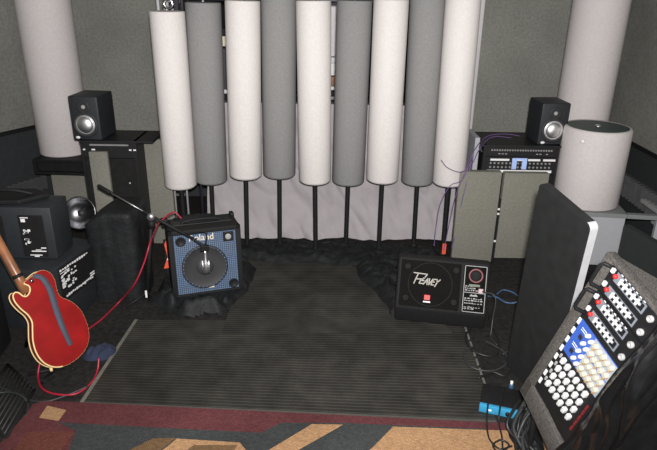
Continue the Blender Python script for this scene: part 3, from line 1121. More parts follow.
# slanted angular logo lettering: P E A V E Y
def strokes(bm, segs, mtx, w=.007, h=.0015, sh=.35):
    for pts in segs:
        for (a, b) in zip(pts, pts[1:]):
            a = Vector((a[0] + a[1] * sh, a[1])); b = Vector((b[0] + b[1] * sh, b[1]))
            d = (b - a).normalized(); n = Vector((-d.y, d.x)) * w / 2
            d2 = d * w * .3
            prism(bm, [tuple(a - n - d2), tuple(b - n + d2), tuple(b + n + d2), tuple(a + n - d2)], 0, h, mtx)
S = .036
segs = [[(0, 0), (0, S * 1.35)], [(-.022, S * 1.45), (.045, S * 1.40), (.036, S * .7), (.002, S * .62)],
        [(.040, S * .95), (.026, S * .55), (.024, S * .08), (.042, S * .08)], [(.028, S * .5), (.042, S * .5)],
        [(.046, 0), (.056, S * .85), (.064, 0)], [(.050, S * .3), (.062, S * .3)],
        [(.064, S * .85), (.072, 0), (.081, S * .85)],
        [(.098, S * .85), (.084, S * .8), (.082, S * .05), (.096, S * .05)], [(.084, S * .45), (.094, S * .45)],
        [(.100, S * .85), (.107, S * .45)], [(.116, S * .85), (.107, S * .45), (.104, -S * .15)]]
bm = NB(); strokes(bm, segs, FM @ Matrix.Translation((.085, .125, .0042)) @ Matrix.Rotation(R(-1), 4, 'Z'), .0052)
obj('brand_lettering', bm, mat('pale_metal_logo', (.33, .315, .28), .6, 0.0), we)
bm = NB(); box(bm, .140, .170, .048, .074, .003, .008, bev=.002, mtx=FM)
rb = obj('red_badge', bm, 'red', we)
bm = NB(); box(bm, .137, .172, .036, .043, .003, .007, bev=.001, mtx=FM)
obj('badge_text_strip', bm, 'label', rb)
bm = NB()
for x0 in (.145, .156):
    box(bm, x0, x0 + .008, .054, .068, .0078, .0085, mtx=FM)
obj('badge_mark', bm, mat('dark_red', (.4, .02, .02), .5), rb)
PX0, PX1, PY0, PY1 = .322, .436, .006, FL - .010
bm = NB(); box(bm, PX0, PX1, PY0, PY1, -.002, .003, bev=.002, mtx=FM)
cp = obj('control_panel', bm, 'wpanel', we)
bm = NB()
lw_ = .0035
for a in ((PX0 + .004, PX1 - .004, PY1 - .004 - lw_, PY1 - .004), (PX0 + .004, PX1 - .004, PY0 + .004, PY0 + .004 + lw_), (PX0 + .004, PX0 + .004 + lw_, PY0 + .004, PY1 - .004), (PX1 - .004 - lw_, PX1 - .004, PY0 + .004, PY1 - .004), (PX0 + .004, PX1 - .004, PY0 + .098, PY0 + .098 + lw_)):
    box(bm, *a, .0028, .0042, mtx=FM)
rnd = random.Random(5)
# panel print: small emblem, rows of fine print
prism(bm, [(PX0 + .035, PY0 + .082), (PX0 + .075, PY0 + .082), (PX0 + .066, PY0 + .093), (PX0 + .05, PY0 + .088), (PX0 + .042, PY0 + .093)], .0028, .0045, FM)
for row, n in ((.068, 7), (.058, 9), (.045, 8), (.026, 6), (.018, 4), (.118, 5), (.108, 8), (.128, 3)):
    x = PX0 + .012
    for k in range(n):
        w = rnd.uniform(.004, .012)
        if x + w < PX1 - .012:
            box(bm, x, x + w, PY0 + row, PY0 + row + rnd.uniform(.003, .007), .0028, .0042, mtx=FM)
        x += w + rnd.uniform(.002, .006)
obj('panel_print', bm, mat('panel_print_grey', (.26, .26, .26), .6), cp)
cxp, cyp = (PX0 + PX1) / 2 + .002, PY1 - .052
bm = NB(); lathe(bm, [(.027, 0), (.031, .002), (.035, 0)], 36, FM @ Matrix.Translation((cxp, cyp, .0035)))
obj('red_ring', bm, mat('dull_red_ring', (.13, .02, .024), .5), cp, True)
bm = NB(); lathe(bm, [(.0, .004), (.012, .004), (.020, .002), (.024, 0)], 24, FM @ Matrix.Translation((cxp, cyp, .003)))
box(bm, cxp - .016, cxp + .016, cyp - .004, cyp + .004, .004, .010, bev=.001, mtx=FM)
obj('input_socket', bm, 'tolex', cp, True, 40)
bm = NB(); box(bm, cxp - .03, cxp + .022, cyp - .053, cyp - .042, .0028, .0042, mtx=FM)
obj('green_print', bm, mat('olive_print', (.12, .14, .10), .6), cp)
bm = NB(); box(bm, PX1 - .038, PX1 - .016, PY0 + .102, PY0 + .122, .0028, .0045, mtx=FM)
obj('pink_sticker', bm, mat('pink_sticker', (.45, .32, .34), .6), cp)
for k in range(3):
    bm = NB(); lathe(bm, [(.0055, 0), (.0055, .008), (.004, .010), (0, .010)], 14, FM @ Matrix.Translation((PX0 + .03 + .026 * k, PY0 + .036, .003)))
    obj('knob', bm, 'black', cp, True)
for x, y in ((.05, .06), (WW - .05, .06), (.05, .24), (WW - .05, .24)):
    bm = NB(); box(bm, x - .025, x + .025, y - .02, y + .02, 0, .014, bev=.003)
    obj('rubber_foot', bm, 'blackmat', we)
WMX = Matrix.Translation(A_) @ Matrix.Rotation(wy, 4, 'Z')
# pale strip of wood under its front
pA = atz(398, 318.5); pB = atz(413, 320)
ws = thing('wooden_strip', (pA + pB) / 2, R(-12), 'small pale wooden strip under the front edge of the stage monitor', 'wood strip')
bm = NB(); box(bm, -.035, .035, -.012, .012, 0, .010, bev=.002)
obj('strip', bm, mat('pale_wood', (.36, .32, .2), .7), ws)
# cable on the panel of the wedge
w0 = WMX @ (FM @ Vector((PX1 - .02, PY0 + .11, .004)))
cable('monitor_cable', [w0, w0 + Vector((.05, -.05, .0)), WMX @ Vector((WW + .03, -.01, .10)), WMX @ Vector((WW + .025, -.05, .03)), atz(489, 335, .006), atz(497, 345, .006)], .0035, 'greycable', 'thin grey cable looping off the stage monitor panel', n=8)

# ------------------------------------------------------------- black drape
front_px = [(238, 262), (262, 266), (300, 267), (330, 268), (352, 271), (358, 283), (372, 298), (384, 312), (394, 322)]
poly = [atz(*p).xy for p in front_px]
poly += [Vector((.50, 2.72)), Vector((.60, 3.05)), Vector((.74, 3.25)), Vector((.74, 3.52)), Vector((.2, 3.62)), Vector((-.5, 3.62)), Vector((-.72, 3.40)), Vector((-.60, 3.25))]
def in_poly(p, P):
    c = False
    j = len(P) - 1
    for i in range(len(P)):
        if (P[i].y > p.y) != (P[j].y > p.y) and p.x < (P[j].x - P[i].x) * (p.y - P[i].y) / (P[j].y - P[i].y) + P[i].x:
            c = not c
        j = i
    return c
def dist_poly(p, P):
    best = 9
    for i in range(len(P)):
        a, b = P[i], P[(i + 1) % len(P)]
        ab = b - a
        t = max(0, min(1, (p - a).dot(ab) / max(ab.length_squared, 1e-9)))
        best = min(best, (p - (a + ab * t)).length)
    return best
def heap(poly, hmax, wid, cell, seed, name, label, m='drape', avoid=None):
    xs = [p.x for p in poly]; ys = [p.y for p in poly]
    x0, x1, y0, y1 = min(xs), max(xs), min(ys), max(ys)
    nx, ny = int((x1 - x0) / cell), int((y1 - y0) / cell)
    bm = NB(); V = {}
    for i in range(nx + 1):
        for j in range(ny + 1):
            p = Vector((x0 + i * cell, y0 + j * cell))
            wob = Vector((nz(p.x * 9, p.y * 9, seed), nz(p.x * 9, p.y * 9, seed + 9))) * .03
            if not in_poly(p + wob, poly):
                continue
            d = dist_poly(p + wob, poly)
            e = min(1, d / wid); e = e * e * (3 - 2 * e)
            wp = Vector((p.x + .04 * nz(p.x * 6, p.y * 6, seed), p.y + .04 * nz(p.x * 6, p.y * 6, seed + 5)))
            rid = (1 - abs(nz(wp.x * 11, wp.y * 14, seed + 3)) * 2.2)
            rid2 = (1 - abs(nz(wp.x * 26, wp.y * 30, seed + 6)) * 2.0)
            hm = hmax(p) if callable(hmax) else hmax
            z = hm * e * (.56 + .40 * rid + .26 * rid2) + .006 * e + .002
            if avoid:
                lim = avoid(p)
                if lim is None:
                    continue
                z = min(z, lim)
            V[i, j] = bm.verts.new((p.x, p.y, max(z, .003)))
    for (i, j) in list(V):
        q = [V.get((i, j)), V.get((i + 1, j)), V.get((i + 1, j + 1)), V.get((i, j + 1))]
        if all(q):
            bm.faces.new(q)
    return T(obj(name, bm, m, None, True), label, 'cloth')
def hfun(p):
    if p.y < 3.2:
        return .065
    return .05
WI = WMX.inverted()
def avw(p):
    l = WI @ Vector((p.x, p.y, 0))
    if -.012 < l.x < WW + .03 and -.03 < l.y < .30:
        return None
    return 9
heap(poly, hfun, .10, .0125, 1.3, 'black_cloth', 'bunched black cloth heaped along the floor at the feet of the tube poles', avoid=avw)
poly2 = [atz(*p).xy for p in ((146, 300), (160, 314), (190, 318), (222, 316), (246, 300), (252, 286), (262, 268))] + [Vector((-.42, 3.22)), Vector((-.62, 3.42)), Vector((-.92, 3.3)), Vector((-.93, 2.9))]
Ri = Matrix.Rotation(-yaw, 3, 'Z')
Ac = (aL + aR_) / 2
def av(p):
    l = Ri @ (Vector((p.x, p.y, 0)) - Ac)
    if abs(l.x) < W2 + .005 and -.012 < l.y < AD + .04:
        return None
    return .03 if (-.13 < l.y <= 0 and abs(l.x) < W2) else 9
heap(poly2, .07, .06, .0125, 8.1, 'black_cloth', 'rumpled black cloth on the floor under and around the blue amplifier', avoid=av)

# --------------------------------------------------------- mats and rug
def ribbed(name, p00, p10, p11, p01, z0, hrib, pitch, label, edge_left=True):
    """quad p00 (front left) p10 (front right) p11 (back right) p01 (back left), ribs run left-right"""
    root = thing(name, (p00 + p11) / 2, 0, label, 'mat')
    O = (p00 + p11) / 2
    n = int(((p01 - p00).length + (p11 - p10).length) / 2 / pitch)
    bm = NB()
    prof = []
    for k in range(n):
        prof += [(k / n, 0), ((k + .38) / n, 0), ((k + .5) / n, 1), ((k + .88) / n, 1)]
    prof.append((1, 0))
    NX = 24
    rows = []
    for t, u in prof:
        a = p00.lerp(p01, t); b = p10.lerp(p11, t)
        row = []
        for i in range(NX + 1):
            q = a.lerp(b, i / NX)
            row.append(bm.verts.new((q.x - O.x, q.y - O.y, z0 + .004 + hrib * u + .0016 * nz(q.x * 3, q.y * 3))))
        rows.append(row)
    for a, b in zip(rows, rows[1:]):
        for i in range(NX):
            bm.faces.new((a[i], a[i + 1], b[i + 1], b[i]))
    # skirt
    for row in (rows[0], rows[-1]):
        lowr = [bm.verts.new((v.co.x, v.co.y, .0005)) for v in row]
        for i in range(NX):
            bm.faces.new((row[i], row[i + 1], lowr[i + 1], lowr[i]))
    obj('ribbed_surface', bm, 'mat', root)
    return root, O
mFL, mFR, mBR, mBL = atz(84, 403), atz(496, 421.5), atz(462, 322), atz(138, 320.5)
m1, O1 = ribbed('rubber_mat', mFL, mFR, mBR, mBL, 0, .0016, .0190, 'wide ribbed dark rubber floor mat in front, touching the rug')
bm = NB()
def strip(bm, a, b, w, z0, z1, O):
    d = (b - a); d.z = 0; d.normalize(); n = Vector((-d.y, d.x, 0)) * w
    q = [a, b, b + n, a + n]
    prism(bm, [(v.x - O.x, v.y - O.y) for v in q], z0, z1)
strip(bm, mFL, mBL, .016, .0003, .0065, O1)
obj('edge_strip', bm, 'matedge', m1)
bm = NB(); strip(bm, mFR, mFL, .012, .0003, .007, O1)
obj('edge_strip', bm, mat('mat_edge_dark', (.06, .058, .05), .8), m1)
d_ = (mBR - mFR)
MT['pale_dash'] = mat('mat_glint', (.13, .125, .12), .6)  # pale dashes painted in as highlights along the mat's right edge
for k in range(9):
    bm = NB()
    t0 = .12 + k * .095
    strip(bm, mFR + d_ * t0, mFR + d_ * (t0 + .055), -.009, .0003, .0085, O1)
    obj('edge_glint', bm, 'pale_dash', m1)
bFL, bFR, bBR, bBL = atz(222, 334.5), atz(452, 334), atz(395, 262), atz(246, 262)
m2, O2 = ribbed('rubber_mat', bFL, bFR, bBR, bBL, .0075, .0016, .0190, 'narrower ribbed dark rubber mat lying further back, before the black cloth')

# rug
RC = atz(41, 402.2)
rug_poly = [(44, 402), (482, 423.5), (570, 427), (640, 470), (480, 490), (200, 485), (-25, 470), (-8, 455), (24, 418), (33, 406)]
def rug_ground():
    bm = NB()
    O = RC
    pts = [atz(x, y) for x, y in rug_poly]
    prism(bm, [(p.x - O.x, p.y - O.y) for p in pts], .0008, .008, mi=0)
    def patch(pl, mi, z=.0095):
        ps = [atz(x, y) for x, y in pl]
        prism(bm, [(p.x - O.x, p.y - O.y) for p in ps], .004, z, mi=mi)
    # slate field
    patch([(57, 424), (160, 429.5), (261, 434.5), (281, 424.5), (346, 424.8), (486, 430.5), (486, 486), (60, 478), (76, 432)], 1, .0088)
    patch([(39.5, 419.5), (47.7, 407.5), (66.5, 412), (59, 422.5)], 2)
    patch([(27, 434), (74, 433.5), (58, 458), (8, 460)], 4)
    patch([(153, 440.5), (176, 440), (165, 449), (150, 458), (124, 462), (130, 452)], 3)
    patch([(177, 440.5), (240, 444.5), (246, 452), (232, 470), (140, 470), (152, 459), (167, 449)], 2)
    patch([(194, 447), (238, 447), (232, 456), (176, 460)], 3, .0098)
    patch([(312, 426), (343, 426.5), (300, 451), (270, 476), (230, 476), (272, 450)], 2)
    patch([(393, 428.5), (490, 432), (560, 434), (590, 470), (470, 486), (330, 482), (372, 450)], 2)
    rug = T(obj('area_rug', bm, ['burg', 'rslate', 'rtan', 'rbrown', 'rrust']), 'burgundy bordered rug with slate and tan stripes along the near edge', 'rug')
    rug.location = (O.x, O.y, 0)
    return rug
rug_ground()

# ---------------------------------------------------------------- guitar
GN = Vector((.66, -.60, .45)).normalized()
GP = atz(57, 369, .055) 
GP = aty(57, 369, 2.13)
Rimg = GN
gx = Vector((0, 0, 1)).cross(GN).normalized()
gy = GN.cross(gx)
G0 = GP
GM = frame_mtx(G0, gx, gy, GN)
GMi = GM.inverted()
def gl(px, py, off=0.0):
    v = GMi @ atp(px, py, G0 + GN * off, GN)
    return (v.x, v.y)
outline = [(24, 283), (31, 277), (38, 271.5), (45, 270.5), (51, 274), (55, 281), (57, 290), (61, 297), (70, 301), (78, 307), (84, 316), (88, 327), (89, 338), (86, 348), (79, 357), (69, 364), (59, 367), (50, 366), (42, 361), (36, 352), (33, 341), (32.5, 331), (32, 322), (28, 315), (21, 309), (15, 302), (13, 296), (15, 292.5), (19, 293), (23, 296), (27, 296), (30, 291), (29, 286)]
loc2 = [gl(*p) for p in outline]
def closed_spline(pts, n=5):
    out = []
    m_ = len(pts)
    for i in range(m_):
        a, b, c, d = (Vector(pts[(i + k - 1) % m_]) for k in range(4))
        for k in range(n):
            t = k / n
            out.append(.5 * ((2 * b) + (c - a) * t + (2 * a - 5 * b + 4 * c - d) * t * t + (3 * b - 3 * c + d - a) * t ** 3))
    return [(v.x, v.y) for v in out]
ol = closed_spline(loc2)
gt = link('electric_guitar', None)
gt.matrix_world = GM
T(gt, 'cherry red semi-hollow electric guitar with cream binding and strap, leaning back-forward', 'guitar')
gt['label'] = 'cherry red electric guitar with cream binding, its back turned to the room'
TH = .055
bm = NB()
prism(bm, ol, -.004, 0)
# gently arched back
cxg = sum(p[0] for p in ol) / len(ol); cyg = sum(p[1] for p in ol) / len(ol)
obj('back_plate', bm, 'guitar', gt)
bm = NB(); prism(bm, ol, -TH, -.004)
obj('rim', bm, 'rim', gt)
bm = NB()
tube(bm, [Vector((x, y, -TH)) for x, y in ol + [ol[0]]], .0035, 6)
tube(bm, [Vector((x, y, 0)) for x, y in ol[78:] + [ol[0]]], .0035, 6)
tube(bm, [Vector((x, y, -.0015)) for x, y in ol[:80]], .0012, 6)  # right side thinned: its loss in the lighting is put into the shape
obj('binding', bm, 'binding', gt, True)
na, nb = gl(26, 288), gl(1, 243)
dv = (Vector(nb) - Vector(na)).normalized()
na = Vector(na); nb_ = na + dv * .50
nn_ = Vector((-dv.y, dv.x)) * .022
bm = NB()
tube(bm, [Vector((na.x, na.y, -.022)) - Vector((dv.x, dv.y, 0)) * .02, Vector((na.x, na.y, -.022)) + Vector((dv.x, dv.y, 0)) * .05, Vector((nb_.x, nb_.y, -.022))], [.022, .020, .0175], 16)
nk = obj('neck', bm, 'maple', gt, True)
bm = NB()
prism(bm, [tuple(na - nn_ - dv * .02), tuple(nb_ - nn_ * .85), tuple(nb_ + nn_ * .85), tuple(na + nn_ - dv * .02)], -.044, -.034)
obj('fretboard', bm, 'black', nk)
hp = nb_ + dv * .0
bm = NB()
prism(bm, [tuple(hp - nn_ * .9), tuple(hp - nn_ * 1.7 + dv * .05), tuple(hp - nn_ * 1.6 + dv * .15), tuple(hp + dv * .16), tuple(hp + nn_ * 1.6 + dv * .15), tuple(hp + nn_ * 1.7 + dv * .05), tuple(hp + nn_ * .9)], -.034, -.018)
hs = obj('headstock', bm, 'rim', nk)
for k in range(3):
    for s in (-1, 1):
        q = hp + nn_ * 1.85 * s + dv * (.05 + .04 * k)
        bm = NB(); lathe(bm, [(0, 0), (.007, .002), (.007, .01), (0, .012)], 12, Matrix.Translation((q.x, q.y, -.032)))
        obj('tuning_peg', bm, 'chrome', hs, True)
# dark heel collar at the neck joint
bm = NB(); q = Vector(gl(20, 277))
tube(bm, [Vector((q.x, q.y, -.022)), Vector((q.x + dv.x * .015, q.y + dv.y * .015, -.022))], .0215, 16)
obj('heel_collar', bm, 'black', gt, True)
# strap
sp_ = spline([(*gl(33, 276, .006), .004), (*gl(42, 278, .008), .010), (*gl(50, 290, .008), .010), (*gl(56, 309, .008), .009), (*gl(63, 328, .008), .008), (*gl(71, 345, .008), .006)], 6)
bm = NB()
vsL, vsR = [], []
for i, p in enumerate(sp_):
    d = (sp_[min(i + 1, len(sp_) - 1)] - sp_[max(i - 1, 0)]).normalized()
    n = Vector((-d.y, d.x, 0)) * (.009 + .004 * math.sin(i / len(sp_) * PI))
    vsL.append(p + n); vsR.append(p - n)
top = [(bm.verts.new(a), bm.verts.new(b)) for a, b in zip(vsL, vsR)]
bot = [(bm.verts.new(a - Vector((0, 0, .003))), bm.verts.new(b - Vector((0, 0, .003)))) for a, b in zip(vsL, vsR)]
for i in range(len(top) - 1):
    bm.faces.new((top[i][0], top[i + 1][0], top[i + 1][1], top[i][1]))
    bm.faces.new((bot[i][0], bot[i][1], bot[i + 1][1], bot[i + 1][0]))
    bm.faces.new((top[i][0], bot[i][0], bot[i + 1][0], top[i + 1][0]))
    bm.faces.new((top[i][1], top[i + 1][1], bot[i + 1][1], bot[i][1]))
obj('strap', bm, 'strap', gt, True)
q = gl(31, 281)
bm = NB(); lathe(bm, [(0, 0), (.008, 0), (.006, .006), (.009, .010), (0, .012)], 14, Matrix.Translation((q[0], q[1], 0)))
obj('strap_button', bm, 'chrome', gt, True)
q = gl(52, 367.5)
bm = NB(); tube(bm, [Vector((q[0], q[1], -.015)), Vector((q[0] - .002, q[1] - .016, -.015))], [.007, .006], 12)
obj('end_pin', bm, 'binding', gt, True)
# guitar stand
yk = GM @ Vector((0, -.012, -.02))
gs = thing('guitar_stand', (yk.x, yk.y, 0), 0, 'low black tubular stand carrying the red guitar', 'guitar stand')
L3 = lambda v: v - Vector((yk.x, yk.y, 0))
back = GM @ Vector((-.02, .20, -.075))
bm = NB(); tube(bm, [L3(Vector((back.x, back.y, back.z))), L3(yk + Vector((-.03, .05, -.02)))], .009, 10)
obj('spine', bm, 'black', gs, True)
for s in (-1, 1):
    c_ = GM @ Vector((s * .06, -.006, -.05)); c2 = GM @ Vector((s * .06, -.008 + .012, .02))
    lowc = min(c_.z, c2.z)
    bm = NB(); tube(bm, [L3(yk + Vector((-.03, .05, -.02))), L3(c_ + Vector((0, 0, -.035))), L3(c2 + Vector((0, 0, -.035)))], .007, 8)
    obj('cradle_arm', bm, 'black', gs, True)
    f = L3(yk + Vector((-.03, .05, -.02))); g = Vector((f.x + s * .12 * gx.x - .02, f.y + s * .12 * gx.y + .05, .008))
    bm = NB(); tube(bm, [f, g], .008, 8)
    obj('leg', bm, 'black', gs, True)
g = L3(back); bm = NB(); tube(bm, [g, Vector((g.x - .12, g.y + .14, .008))], .008, 8)
obj('rear_leg', bm, 'black', gs, True)

# --------------------------------------------- left floor items and cables
cp_ = atz(101, 354)
bunch('blue_cloth', cp_.x, cp_.y, .0, .075, .055, .05, 'bluecloth', 'crumpled navy blue cloth on the floor right of the guitar', 'cloth', 11, R(20), 40, .4)
zf = .006
cable('red_cable', [atz(40, 362, .05), atz(38, 376, zf), atz(42, 388, zf), atz(55, 394, zf), atz(75, 394, zf), atz(90, 384, zf), atz(97, 372, zf), atz(99, 358, .05)], .0042, 'redcable', 'red cable curling on the floor from the guitar to the blue cloth', n=10)
amp_in = (Ac + Matrix.Rotation(yaw, 3, 'Z') @ Vector((-W2 + .05, .2, AH + .01)))
cable('red_cable', [amp_in + Vector((.04, 0, .0)), amp_in + Vector((0, .0, .035)), aty(160, 222, 3.02), aty(155, 231, 2.9), aty(150, 243, 2.74), aty(144, 263, 2.70), aty(134, 285, 2.68), atz(120, 301, .02), atz(103, 318, zf), atz(90, 328, zf), atz(78, 338, zf), atz(66, 347, zf)], .0042, 'redcable', 'red cable running from the blue amplifier down toward the guitar', n=10)
cable('grey_cable', [atz(-10, 383, .008), atz(12, 392, zf), atz(30, 400, zf), atz(48, 401, zf), atz(70, 394, zf), atz(88, 386, .012)], .0035, 'greycable', 'thin grey cable crossing the floor to the red cable loop', n=8)
cable('grey_cable', [atz(-10, 395, .025), atz(8, 392, .025), atz(22, 396, .025), atz(28, 405, zf), atz(26, 416, zf)], .0035, 'greycable', 'thin grey cable lying over the slatted black grate', n=8)
tg = thing('orange_tag', aty(166, 244, 3.12) * 1.0, R(20), 'small orange bag tag behind the left edge of the blue amplifier', 'tag')
tg.location.z = 0
zt0, zt1 = aty(166, 268, 3.12).z, aty(163, 238, 3.12).z
bm = NB(); prism(bm, [(-.025, zt0), (.03, zt0 + .0), (.03, zt0 + .05), (.0, zt0 + .06), (.03, zt0 + .09), (.01, zt1), (-.01, zt1 - .04), (0.002, zt0 + .07)], -.008, .0, FRONT)
obj('plastic_tag', bm, 'orange', tg)
bm = NB(); prism(bm, [(-.005, zt0 + .052), (.026, zt0 + .052), (.02, zt0 + .07), (.004, zt0 + .072)], -.0, .003, FRONT)
obj('pale_print', bm, 'label', tg)
bm = NB(); box(bm, -.012, .012, .01, .03, 0, zt1 - .02)
obj('prop_board', bm, 'black', tg)
p = aty(444, 252, 3.40)
ot = thing('orange_tag', (p.x, 3.40, 0), 0, 'small orange tag at the foot of the rightmost tube pole', 'tag')
bm = NB(); box(bm, -.012, .012, 0, .012, .03, max(p.z + .03, .10), bev=.003)
obj('plastic_tag', bm, 'orange', ot)
bm = NB(); tube(bm, [(0, .006, 0), (0, .006, .06)], .004, 8)
obj('peg', bm, 'black', ot)

# slatted grate at lower left
ga, gb, gc_, gd = atz(8, 366), atz(-16, 402), atz(7, 440), atz(35, 391)
O = (ga + gb + gc_ + gd) / 4
grt = thing('slatted_grate', O, 0, 'black slatted metal grate lying on the floor left of the rug', 'grate')
a_, b_, c_, d2_ = (v - O for v in (ga, gb, gc_, gd))
bm = NB()
for s, e in ((a_, b_), (b_, c_), (c_, d2_), (d2_, a_)):
    tube(bm, [s + Vector((0, 0, .009)), e + Vector((0, 0, .009))], .006, 8)
obj('frame', bm, 'blackmat', grt, True)
for k in range(9):
    t = (k + .7) / 9.4
    s = a_.lerp(d2_, t); e = b_.lerp(c_, t)
    bm = NB(); tube(bm, [s + Vector((0, 0, .015)), e + Vector((0, 0, .015))], .003, 6)
    obj('slat', bm, 'greycable', grt, True)
# dark box behind the grate, left of the guitar
bx0 = thing('floor_amplifier', (-1.62, 2.12, 0), R(8), 'plain black floor amplifier box left of the guitar', 'amplifier')
bm = NB(); box(bm, -.35, .17, 0, .28, 0, .30, bev=.012)
obj('cabinet', bm, 'tolex', bx0, True, 40)
bm = NB(); box(bm, -.32, .14, -.004, .004, .03, .26, bev=.003)
obj('grille', bm, 'blackmat', bx0)

# ------------------------------------------------- right floor: cables etc.
cable('blue_cable', [atz(487, 296, .02), atz(496, 297, .012), atz(505, 302, .008), atz(513, 303, .008), atz(523, 300, .03)], .005, 'bluecable', 'short blue cable on the floor between the stage monitor and the dark board')
cable('blue_cable', [atz(497, 294, .012), atz(503, 290, .02), atz(512, 292, .02), atz(518, 296, .012)], .004, 'bluecable', 'small loop of blue cable beneath the fabric panels')
cable('black_cable', [atz(489, 318, .01), atz(494, 330, zf), atz(500, 345, zf), atz(492, 356, zf), atz(472, 350, .012), atz(466, 335, .012), atz(478, 322, .01)], .0045, 'blackcable', 'black cable loop on the floor below the stage monitor')
cable('black_cable', [atz(484, 340, zf), atz(504, 352, zf), atz(506, 364, zf), atz(490, 371, zf), atz(470, 366, .012), atz(464, 352, .012), atz(474, 346, .012)], .0042, 'greycable', 'dark coiled cable at the right edge of the front mat')
cable('black_cable', [atz(478, 378, .014), atz(492, 372, .02), atz(506, 376, .01), atz(514, 366, .01), atz(524, 371, .01), atz(526, 384, .02)], .004, 'blackcable', 'black cable arching behind the bright blue box')
cable('black_cable', [atz(503, 354, .008), atz(512, 350, .01), atz(516, 356, .01)], .004, 'greycable', 'short dark cable end near the foot of the tilted board')

# bright blue box
bl, br_ = atz(478.5, 411.5), atz(520.5, 420.5)
rzb = math.atan2(br_.y - bl.y, br_.x - bl.x)
W = (br_ - bl).length
bb = thing('blue_interface', bl, rzb, 'small black box with a bright blue front, at the right corner of the rug', 'audio interface')
bm = NB(); box(bm, .002, W - .002,   .004, .145, .004, .038, bev=.004)
obj('housing', bm, 'black', bb, True, 40)
bm = NB(); box(bm, 0, W, -.006, .012, .004, .041, bev=.004)
fpn = obj('front_panel', bm, 'cyan', bb, True, 40)
bm = NB(); box(bm, W * .20, W * .30, -.008, -.005, .018, .026, bev=.001)
obj('print', bm, 'label', fpn)
bm = NB(); lathe(bm, [(0, 0), (.009, 0), (.008, .006), (0, .007)], 16, front(W * .68, -.006, .022))
obj('knob', bm, 'black', fpn, True)
bm = NB()
for x in (.03, W - .03):
    for y in (.03, .12):
        lathe(bm, [(0, 0), (.008, 0), (.008, .005), (0, .005)], 10, Matrix.Translation((x, y, 0)))
obj('rubber_feet', bm, 'blackmat', bb)
p = atz(512, 381, .05)
ub = thing('small_plug', (p.x, p.y, 0), 0, 'small blue and white plug standing behind the bright blue box', 'plug')
bm = NB(); lathe(bm, [(0, 0), (.010, 0), (.010, .03), (.007, .035), (0, .035)], 12)
obj('plug_body', bm, 'bluecable', ub, True)
bm = NB(); lathe(bm, [(0, .03), (.006, .03), (.006, .05), (0, .05)], 10)
obj('plug_tip', bm, 'label', ub, True)
for pts, l in (([atz(488, 404, .046), atz(487, 417, .03), atz(487, 428, .012), atz(490, 440, .012), atz(500, 449, .012), atz(512, 446, .012)], 'thin black wire dropping over the left of the blue box onto the rug'),
               ([atz(503, 388, .046), atz(501, 402, .050), atz(499.5, 412, .040), atz(499, 424, .014), atz(502, 438, .012), atz(503, 460, .012)], 'black wire draped over the middle of the blue box'),
               ([atz(497, 452, .012), atz(493, 445, .013), atz(501, 440, .015), atz(509, 445, .013), atz(503, 452, .012)], 'black wire ring lying on the rug below the blue box')):
    cable('black_wire', pts, .0035, 'blackcable', l)

# folded dark board with aluminium edge
P1, P2 = Vector((.774, 2.10, .928)), Vector((.856, 1.81, .874))
Bt = Vector((.813, 2.284, 0))
tdir = (P2 - P1).normalized()
sdir = (Bt - P1).normalized()
sdir = (sdir - tdir * sdir.dot(tdir)).normalized()
nd = tdir.cross(sdir).normalized()
if nd.x > 0:
    nd = -nd
LT = (P2 - P1).length
LS = (P1.z - .012) / -sdir.z
def rrect(w, h, r, n=6):
    out = []
    for cx_, cy_, a0 in ((w - r, h - r, 0), (r, h - r, 90), (r, r, 180), (w - r, r, 270)):
        for k in range(n + 1):
            a = R(a0 + 90 * k / n)
            out.append((cx_ + r * math.cos(a), cy_ + r * math.sin(a)))
    return out
BM_ = frame_mtx(P1, tdir, sdir, nd)
brd = link('folding_table', None)
brd.matrix_world = BM_
T(brd, 'dark table top with aluminium edge tipped on its side, before the fabric panels', 'table')
DS = -1 if tdir.cross(sdir).dot(nd) < 0 else 1
bm = NB(); prism(bm, rrect(LT - .004, LS - .004, .020), -.026, -.001, Matrix.Translation((.002, .002, 0)))
prism(bm, rrect(LT - .012, LS - .012, .018), -.001, .0025, Matrix.Translation((.006, .006, 0)))
obj('top_surface', bm, 'board', brd)
bm = NB()
rr2 = rrect(LT, LS, .022)
n = len(rr2)
t = bmesh.new()
ri = rrect(LT - .016, LS - .016, .016)
ri = [(x + .008, y + .008) for x, y in ri]
for k in range(n):
    k2 = (k + 1) % n
    mi_ = 1 if abs(rr2[k][0] - rr2[k2][0]) > LT * .5 or max(rr2[k][0], rr2[k2][0]) < LT * .5 else 0  # top and far edges coloured dark for the metal's dimmer reflection
    for (A1, A2, za, zb) in (((rr2[k]), (rr2[k2]), -.028, .002),):
        v = [t.verts.new((A1[0], A1[1], za)), t.verts.new((A2[0], A2[1], za)), t.verts.new((A2[0], A2[1], zb)), t.verts.new((A1[0], A1[1], zb))]
        t.faces.new(v).material_index = mi_
for f in t.faces[:]:
    f.tag = False
merge_keep(bm, t)
t = bmesh.new()
for k in range(n):
    k2 = (k + 1) % n
    t.faces.new([t.verts.new((rr2[k][0], rr2[k][1], .002)), t.verts.new((rr2[k2][0], rr2[k2][1], .002)), t.verts.new((ri[k2][0], ri[k2][1], .003)), t.verts.new((ri[k][0], ri[k][1], .003))])
merge(bm, t, None, 1)
obj('edge_band', bm, ['alu', 'board'], brd)
# folded legs on the hidden side
for k in (0, 1):
    yy = .25 + k * .42
    bm = NB(); tube(bm, spline([(.05, yy, -.03), (.05, yy, -.055), (LT - .06, yy, -.055), (LT - .06, yy, -.03)], 6), .010, 10)
    obj('folded_leg', bm, 'alu', brd, True)

